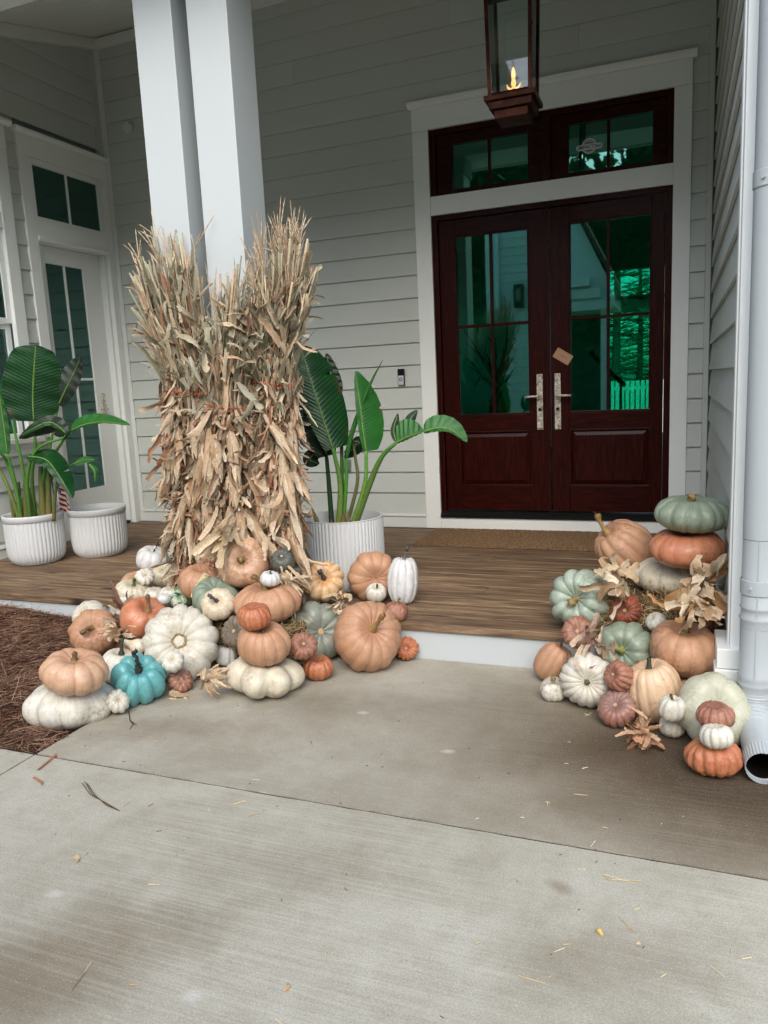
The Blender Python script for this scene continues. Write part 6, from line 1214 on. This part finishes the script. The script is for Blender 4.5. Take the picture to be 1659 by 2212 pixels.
# ---- loose dried husks, each bunch a thing with its blades as parts
HC1 = [lin(222, 200, 168), lin(210, 184, 150), lin(230, 214, 188), lin(198, 166, 130)]
HC2 = [lin(204, 160, 112), lin(184, 136, 90), lin(216, 178, 132), lin(168, 116, 78)]
HC3 = [lin(204, 180, 154), lin(184, 154, 134), lin(156, 122, 106), lin(216, 196, 170)]
def husks(label, p, dirs, L, w, cols, n, spread, droop=0.4, ear=None):
    p = np.array(p); t_ = thing('corn_husk', p, label, 'corn husk', 'dried corn husks among the pumpkins'); tw = TW(p); rt = VR-(VR@tw)*tw; rt /= np.linalg.norm(rt); upv = np.cross(tw, rt)
    for i in range(n):
        b = dirs[i % len(dirs)]; d = b[0]*rt+b[1]*upv+b[2]*tw+rng.normal(size=3)*spread; d /= np.linalg.norm(d); m = MB()
        sd_ = np.cross(d, tw+rng.normal(size=3)*0.4)
        dry_strip(m, p+rng.normal(size=3)*0.018, d, L*random.uniform(0.6, 1.6), w*random.uniform(0.45, 1.0), random.choice(cols), droop*random.uniform(0.3, 1.3), 12, 0.9, sd_, random.gauss(0, 1.5), random.random() < 0.3)
        build(m, 'husk_blade', 'dry_leaf', t_, smooth=True)
    if ear: 
        d = ear[0]*rt+ear[1]*upv+ear[2]*tw; husk_ear('ear', t_, p-d/np.linalg.norm(d)*0.03, d, ear[3], ear[4], 0.5, cols)
    return t_
husks('fan of pale purplish husks at the deck edge above the tan pumpkin', KA(880, 655, -3.02), [(-.7, .8, .3), (-.5, .9, .2), (-.8, .4, .5), (.6, .5, .3)], 0.13, 0.015, HC3, 12, 0.25, 0.2)
husks('torn golden husks lying across the tan pumpkin with the curled stem', KA(850, 790, -3.25), [(-.8, .1, .5), (-.7, -.4, .6), (.3, -.6, .7), (-.2, .6, .4)], 0.09, 0.014, HC1, 13, 0.35)
husks('husked ear with ragged pale blades on the paving before the white giant', KA(1490, 1110, -3.42), [(.5, -.6, .5), (.8, -.5, .3), (-.7, -.35, .4), (.2, .6, .3), (.5, .5, .2), (.3, -.9, .3)], 0.10, 0.012, HC1, 20, 0.3, 0.35, (0.9, .25, 0.1, 0.12, 0.03))
husks('flat husk strip under the small rust pumpkin on the paving', KA(1220, 1225, -3.46), [(.9, -.3, .1), (.95, -.1, .2)], 0.10, 0.010, HC1, 4, 0.15, 0.0)
husks('long pale husk strands spilling right of the wide tan pumpkin', KB(610, 380, -2.90), [(.75, -.7, .2), (.6, -.85, .3), (.9, -.5, .2)], 0.17, 0.010, HC1, 18, 0.22, 0.3)
husks('curly brown husk bunch between the mottled and biggest peach pumpkins', KB(1030, 560, -2.70), [(-.7, .1, .5), (.6, .3, .5), (.2, -.6, .7), (-.3, .5, .5), (-.5, -.7, .4)], 0.085, 0.015, HC1+HC2[:1], 20, 0.4)
husks('upright husk blades wrapped on the mottled pumpkin sides', KB(850, 560, -2.55), [(-.6, -.5, .4), (.4, -.5, .5), (-.6, .1, .3)], 0.06, 0.014, HC1, 6, 0.3, 0.1)
husks('big faded husk fan at the foot of the cornstalks', at(500, 1140, -2.86), [(-.5, -.8, .3), (-.3, -.9, .3), (-.7, -.6, .3), (-.1, -.9, .4), (-.8, -.3, .3)], 0.20, 0.026, [lin(214, 192, 158), lin(194, 174, 142), lin(224, 204, 172)], 16, 0.16, 0.2)
husks('pale pointed husk hanging right of the big faded fan', at(575, 1155, -2.86), [(.5, -.8, .3), (.6, -.7, .3), (.3, -.9, .3)], 0.17, 0.026, HC1, 6, 0.12, 0.2)
husks('pale ribbon husks spread over the mint green pumpkin', KC(650, 690, -2.66), [(-.85, -.35, .4), (-.9, -.2, .4), (-.5, .7, .2), (.4, .75, .2), (.1, -.9, .4), (.1, -.6, .6), (-.75, .35, .3)], 0.15, 0.024, HC1, 17, 0.14, 0.25)
husks('thick golden husks heaped on the flat cream pumpkin by the wall', KC(1225, 730, -2.76), [(.7, .6, .3), (.8, .3, .3), (-.6, .3, .5), (-.8, -.2, .4), (.3, -.8, .4), (.6, -.6, .3), (-.4, .7, .4)], 0.15, 0.032, HC2[:1]+HC1+HC1, 28, 0.28, 0.35)
husks('folded tan husk hanging over the stem of the large tan pumpkin', KC(1160, 860, -2.92), [(-.2, -.9, .4), (.8, -.3, .4), (-.9, -.1, .3), (.9, -.6, .2)], 0.13, 0.030, HC1+HC2[:1], 14, 0.2, 0.35)
husks('twisted mauve husk between the small rust and blue green pumpkins', KC(430, 1120, -2.97), [(-.5, -.9, .3), (-.4, -.95, .2), (.5, .6, .4), (.2, .9, .3), (.8, -.1, .3)], 0.13, 0.014, HC3, 13, 0.15, 0.1)
husks('tall husk blade standing in front of the blue green pumpkin', KC(545, 1190, -2.99), [(.05, 1, .1), (.1, .9, .2)], 0.075, 0.014, HC1, 4, 0.08, 0.0)
husks('short mauve husk tip above the wedged small rust pumpkin', KD(640, 300, -3.06), [(-.3, .8, .3), (.2, .9, .3)], 0.04, 0.010, HC3, 5, 0.2, 0.1)
husks('curled peach husk bunch on the paving beside the mauve pumpkin', KD(800, 790, -3.33), [(-.8, -.2, .5), (-.6, .4, .5), (.2, .8, .3), (.5, -.5, .6), (0, -.7, .6), (.8, -.25, .3), (.6, .6, .3)], 0.095, 0.014, [lin(208, 168, 132), lin(196, 150, 114), lin(218, 184, 150)], 26, 0.28, 0.3)

# ================================================================ LITTER ON THE PAVING
def gz(u, v): p = atz(u, v, GZ+0.003); return p
c6 = lambda x, y: gz((x/1.327)/1.507, (2300+y/1.327)/1.507); c7 = lambda x, y: gz((1250+x/1.327)/1.507, (2300+y/1.327)/1.507)
def litter(name, label, cat, mb, mat): 
    o = build(mb, name, mat); return tag(o, label, cat)
m = MB()
for s in (-1, 0, 1): m.tube([c6(365+6*s, 325+8*abs(s))+np.array([0.006*s, 0, 0.002]), c6(400+9*s, 385)+np.array([0, 0, 0.004]), c6(460, 425+5*s)+np.array([0, 0, 0.003]), c6(517, 450)], 0.0013, 5, col=lin(96, 78, 56))
litter('pine_needle_sprig', 'three brown pine needles joined at the tip on the front paving', 'pine needles', m, 'pine_needle')
m = MB().tube([c6(556, 20), c6(562, 60), c6(576, 78)], 0.0022, 5, col=lin(62, 46, 38)); m.tube([c6(562, 60), c6(590, 80)], 0.0014, 5, col=lin(62, 46, 38)); m.tube([c6(574, 76), c6(560, 98)], 0.0012, 5, col=lin(62, 46, 38))
litter('twig', 'small forked dark twig on the paving below the teal pumpkin', 'twig', m, 'pine_needle')
def flake(pts, z=0.003, col=lin(190, 150, 110)):
    q = [np.array(p)+np.array([0, 0, z*(i % 2+0.3)]) for i, p in enumerate(pts)]; return MB().add(q, [tuple(range(len(q)))], col)
litter('husk_strip', 'reddish husk strip lying across the paving joint at left', 'husk', flake([c6(158, 275), c6(166, 277), c6(247, 212), c6(243, 205)], 0.003, lin(176, 118, 88)), 'dry_leaf')
litter('leaf_scrap', 'curled tan leaf scrap near the left paving joint', 'leaf', flake([c6(138, 310), c6(150, 306), c6(188, 325), c6(180, 345), c6(170, 328)], 0.004, lin(176, 134, 102)), 'dry_leaf')
litter('leaf_scrap', 'pale square leaf scrap on the front paving above the dark stain', 'leaf', flake([c6(312, 655), c6(335, 642), c6(347, 656), c6(334, 680)], 0.004, lin(196, 178, 144)), 'dry_leaf')
litter('corn_kernel', 'yellow corn kernel on the front paving at right', 'corn kernel', MB().tube([c7(918, 965)+np.array([0, 0, .002]), c7(930, 975)+np.array([0, 0, .003]), c7(944, 990)+np.array([0, 0, .002])], [0.003, 0.0075, 0.003], 8, col=lin(214, 184, 104)), 'straw')
litter('husk_chip', 'small cream husk chip right of the yellow corn kernel', 'husk', flake([c7(1088, 1028), c7(1100, 1020), c7(1112, 1030), c7(1102, 1043)], 0.004, lin(216, 198, 160)), 'dry_leaf')
litter('husk_curl', 'curved tan husk curl on the front paving near the bottom', 'husk', MB().tube([c6(1240, 1192), c6(1249, 1208), c6(1238, 1225), c6(1222, 1230)], [0.001, 0.004, 0.004, 0.001], 5, col=lin(206, 168, 128)), 'dry_leaf')
m = MB(); st_ = [((950, 725), (1085, 765)), ((950, 728), (975, 752)), ((985, 748), (1110, 752)), ((1015, 908), (1090, 978)), ((1055, 948), (1057, 968)), ((580, 1162), (700, 1197)), ((735, 1060), (780, 1042)), ((775, 1028), (810, 1025)), ((1078, 880), (1105, 870)), ((395, 1025), (430, 1010)), ((1548, 1090), (1588, 1083)), ((1410, 1120), (1472, 1168)), ((1195, 1168), (1220, 1155)), ((710, 1170), (723, 1163)), ((893, 605), (912, 580)), ((698, 412), (718, 414)), ((708, 414), (706, 426)), ((855, 268), (880, 262)), ((820, 378), (880, 384)), ((780, 245), (797, 247)), ((793, 153), (808, 153)), ((590, 478), (606, 480)), ((395, 486), (410, 482)), ((945, 520), (968, 526)), ((1500, 1050), (1503, 1068)), ((840, 702), (872, 704)), ((866, 30), (890, 40)), ((870, 40), (895, 28))]
for (a, b) in st_: m.tube([c7(*a), c7(*b)], [0.0016, 0.0012], 4, col=random.choice([lin(212, 194, 152), lin(196, 176, 134), lin(222, 208, 172)]))
st_ = [((1072, 473), (1118, 460)), ((1008, 422), (1060, 408)), ((1095, 315), (1125, 318)), ((640, 768), (690, 768)), ((675, 540), (700, 534)), ((558, 1202), (597, 1199)), ((393, 1105), (365, 1150)), ((365, 1150), (310, 1225)), ((472, 812), (480, 803)), ((1408, 1062), (1407, 1085)), ((1190, 1350), (1218, 1369)), ((1432, 372), (1462, 374)), ((1590, 450), (1618, 452)), ((1487, 782), (1502, 795)), ((665, 150), (682, 148)), ((525, 432), (560, 408)), ((1343, 148), (1346, 162)), ((900, 445), (915, 458)), ((640, 430), (662, 420))]
for (a, b) in st_: m.tube([c6(*a), c6(*b)], [0.0018, 0.0012], 4, col=random.choice([lin(212, 194, 152), lin(188, 160, 118), lin(150, 120, 86)]))
for i in range(90):
    x, y = random.uniform(-0.5, 2.3), random.uniform(-5.0, -2.9); L = random.uniform(0.003, 0.012); a = random.uniform(0, 6.3); p = np.array([x, y, GZ+0.0015])
    m.tube([p, p+L*np.array([math.cos(a), math.sin(a), 0.05])], 0.0011, 4, col=random.choice([lin(60, 50, 42), lin(200, 184, 148), lin(120, 98, 72), lin(52, 46, 40)]))
o = stuff(build(m, 'straw_litter', 'straw')); tag(o, 'scattered bits of straw and grit on the paving', 'litter')

# ================================================================ INSIDE AND BEYOND
tb = thing('console_table', (0.15, 1.5, 0.10), 'dim console table seen through the left door glass', 'table')
build(bx((-0.5, 1.3, 0.82), (0.62, 1.7, 0.86)), 'top', 'interior_floor', tb)
for (x, y) in ((-0.46, 1.34), (0.58, 1.34), (-0.46, 1.66), (0.58, 1.66)): build(bx((x-0.02, y-0.02, 0.10), (x+0.02, y+0.02, 0.819)), 'leg', 'interior_floor', tb)
vs_ = thing('vase', (0.19, 1.5, 0.861), 'pale ribbed vase with dried fronds behind the left door glass', 'vase')
build(MB().lathe([(0.005, 0.0), (0.07, 0.0), (0.095, 0.08), (0.09, 0.18), (0.055, 0.26), (0.06, 0.30), (0.05, 0.30), (0.045, 0.25)], (0.19, 1.5, 0.861), 60, 20, 0.006), 'body', 'ceramic', vs_, smooth=True)
for i in range(26):
    m = MB(); dry_strip(m, (0.19, 1.5, 1.13), (random.gauss(0, .28), random.gauss(0, .2), 1.0), random.uniform(0.4, 0.75), 0.010, random.choice([lin(60, 70, 44), lin(90, 84, 56)]), 0.35); build(m, 'frond', 'dry_leaf', vs_)
nw = thing('stair_rail', (1.3, 3.0, 0.10), 'white stair newel posts seen through the right door glass', 'railing')
for (x, y) in ((1.22, 2.6), (1.30, 3.2)): build(bx((x-0.014, y-0.014, 0.10), (x+0.014, y+0.014, 1.25)), 'post', 'trim_white', nw)
build(MB().tube([(1.1, 1.9, 1.5), (1.32, 3.4, 1.15)], 0.03, 8), 'handrail', 'mahogany_h', nw)

fe = thing('yard_fence', (0.8, 16, -0.42), 'white picket fence seen through the right door glass', 'fence')
for i in range(34):
    x = -1.6+i*0.135; vs = bx((x, 16.0, -0.42), (x+0.10, 16.025, 1.10)); build(vs, 'picket', 'trim_white', fe)
build(bx((-1.7, 16.03, 0.85), (3.1, 16.08, 0.95)), 'rail', 'trim_white', fe); build(bx((-1.7, 16.03, 0.0), (3.1, 16.08, 0.1)), 'rail', 'trim_white', fe)
def pine(x, y, h, label, seed, low=0.25, nclump=170, spread=0.22):
    random.seed(seed); t_ = thing('pine_tree', (x, y, -0.42), label, 'tree', 'pine trees around the yard'); r2 = np.random.default_rng(seed)
    build(MB().tube([(x+0.1*math.sin(k*3), y, -0.42+h*k) for k in np.linspace(0, 1, 8)], list(np.linspace(0.16, 0.03, 8)), 10), 'trunk', 'bark', t_, smooth=True)
    m = MB(); lb = MB()
    for i in range(nclump):
        k = random.uniform(low, 1.0); z = -0.42+h*k; a = random.uniform(0, 6.28); L = h*spread*(1.08-k)*random.uniform(0.4, 1.0)+0.15
        e = np.array([x+L*math.cos(a), y+L*math.sin(a), z+L*random.uniform(-0.2, 0.35)]); lb.tube([(x, y, z), e], [0.02, 0.006], 4, cap=False)
        for q in range(34):
            c = np.array([x, y, z])+(e-np.array([x, y, z]))*random.uniform(0.45, 1.0); d = r2.normal(size=3); d[2] = abs(d[2])*0.6; d /= np.linalg.norm(d); w = 0.008; s_ = np.cross(d, r2.normal(size=3)); s_ /= np.linalg.norm(s_)+1e-9; Ln = random.uniform(0.14, 0.30)
            m.add([c-s_*w, c+s_*w, c+d*Ln], [(0, 1, 2)], random.choice([lin(66, 104, 50), lin(84, 124, 60), lin(50, 84, 44), lin(104, 138, 70)]))
    build(lb, 'limbs', 'bark', t_); build(m, 'crown', 'needle_green', t_)
pine(0.05, 18.6, 9.5, 'tall pine tree beyond the white picket fence', 41, 0.18)
pine(1.35, 21.5, 8.0, 'bushy pine tree further back beyond the picket fence', 42, 0.05, 200, 0.3)
pine(-1.2, 22.5, 8.5, 'dense pine tree left of the others beyond the fence', 43, 0.05, 200, 0.3)
pine(3.2, 23.0, 8.5, 'dense pine tree right of the others beyond the fence', 44, 0.05, 200, 0.3)
pine(0.4, 26.0, 7.0, 'farthest low pine tree behind the picket fence', 45, 0.0, 220, 0.34)
# what the door glass mirrors: a wing of the house across the court and a dark wood added to cut sky reflections
op = thing('garage_wing', (-1.6, -11.0, -0.42), 'pale sided wing across the court mirrored in the door glass', 'house')
build(bx((-2.15, -14.0, -0.42), (-1.05, -11.05, 4.9)), 'wall', 'trim_grey', op)
for k in range(28): build(MB().prism([(-11.05, -0.3+k*0.187), (-11.02, -0.3+k*0.187), (-11.045, -0.3+(k+1)*0.187)], -2.05, -1.15, 'x'), 'siding_board', 'trim_grey', op)
build(bx((-2.17, -11.06, -0.42), (-2.06, -11.0, 4.9)), 'corner_board', 'trim_white', op); build(bx((-1.14, -11.06, -0.42), (-1.04, -11.0, 4.9)), 'corner_board', 'trim_white', op)
build(MB().tube([(-1.90, -10.93, -0.3), (-1.90, -10.93, 4.8)], 0.055, 12), 'rain_pipe', 'trim_white', op, smooth=True)
ln_ = build(bx((-1.50, -10.98, 2.85), (-1.30, -10.78, 3.35)), 'wall_lantern', 'metal_dark', op); build(bx((-1.46, -10.775, 2.9), (-1.34, -10.765, 3.3)), 'pane', 'glass_clear', ln_)
gp = build(MB().prism([(-1.03, 2.75), (0.62, 2.75), (0.62, 3.05), (-0.2, 4.75), (-1.03, 4.75)], -13.0, -11.2, 'y'), 'gable', 'trim_white', op)
for k, (zz, yy) in enumerate(((2.70, -11.13), (2.95, -11.06), (3.20, -10.98))): build(bx((-1.03, -11.19, zz), (0.55-0.22*k, yy, zz+0.2)), 'cornice_step', 'trim_white', gp)
build(MB().prism([(0.74, 2.98), (0.74, 3.12), (-0.2, 4.98), (-0.2, 4.80)], -13.1, -10.9, 'y'), 'rake_board', 'bark', op)
build(bx((-1.03, -11.5, 4.76), (-0.21, -11.1, 5.6)), 'upper_wall', 'trim_grey', op)
build(bx((0.30, -11.6, -0.42), (0.46, -11.44, 2.74)), 'porch_post', 'trim_white', op)
m = MB()
for i in range(16000):
    x = random.uniform(-22, 24); z = random.uniform(-0.42, 11.5+1.5*math.sin(x*0.9)+1.0*math.sin(x*2.3)); y = random.uniform(-27, -24); c = np.array([x, y, z]); a_, b_ = rnd_dir(), rnd_dir(); sz = random.uniform(0.10, 0.30)
    m.add([c+a_*sz, c+b_*sz, c-a_*sz, c-b_*sz], [(0, 1, 2, 3)], random.choice([lin(44, 70, 36), lin(60, 88, 44), lin(34, 54, 30), lin(74, 100, 54)]))
nx_, nz_ = 90, 16
vs = [(-24+50*i/nx_, -27.3+0.9*noise.noise(Vector((i*0.45, j*0.6, 3))), -0.42+(11.0+1.5*math.sin((-24+50*i/nx_)*0.9)+1.0*math.sin((-24+50*i/nx_)*2.3))*j/nz_) for j in range(nz_+1) for i in range(nx_+1)]
m.add(vs, [(j*(nx_+1)+i, j*(nx_+1)+i+1, (j+1)*(nx_+1)+i+1, (j+1)*(nx_+1)+i) for j in range(nz_) for i in range(nx_)], lin(38, 58, 32))
o = stuff(build(m, 'backdrop_trees', 'needle_green')); tag(o, 'dark tree backdrop added beyond the court to darken the door reflections', 'trees')  # added backdrop, keeps bright sky out of the glass reflections
for i, (x, y) in enumerate(((4.5, -17.0), (-7.0, -18.0))):
    pine(x, y, 9+1.4*i, ['pine tree behind the photographer right of the pale wing', 'pine tree left of the pale wing behind the photographer'][i], 60+i, 0.1, 150, 0.28)
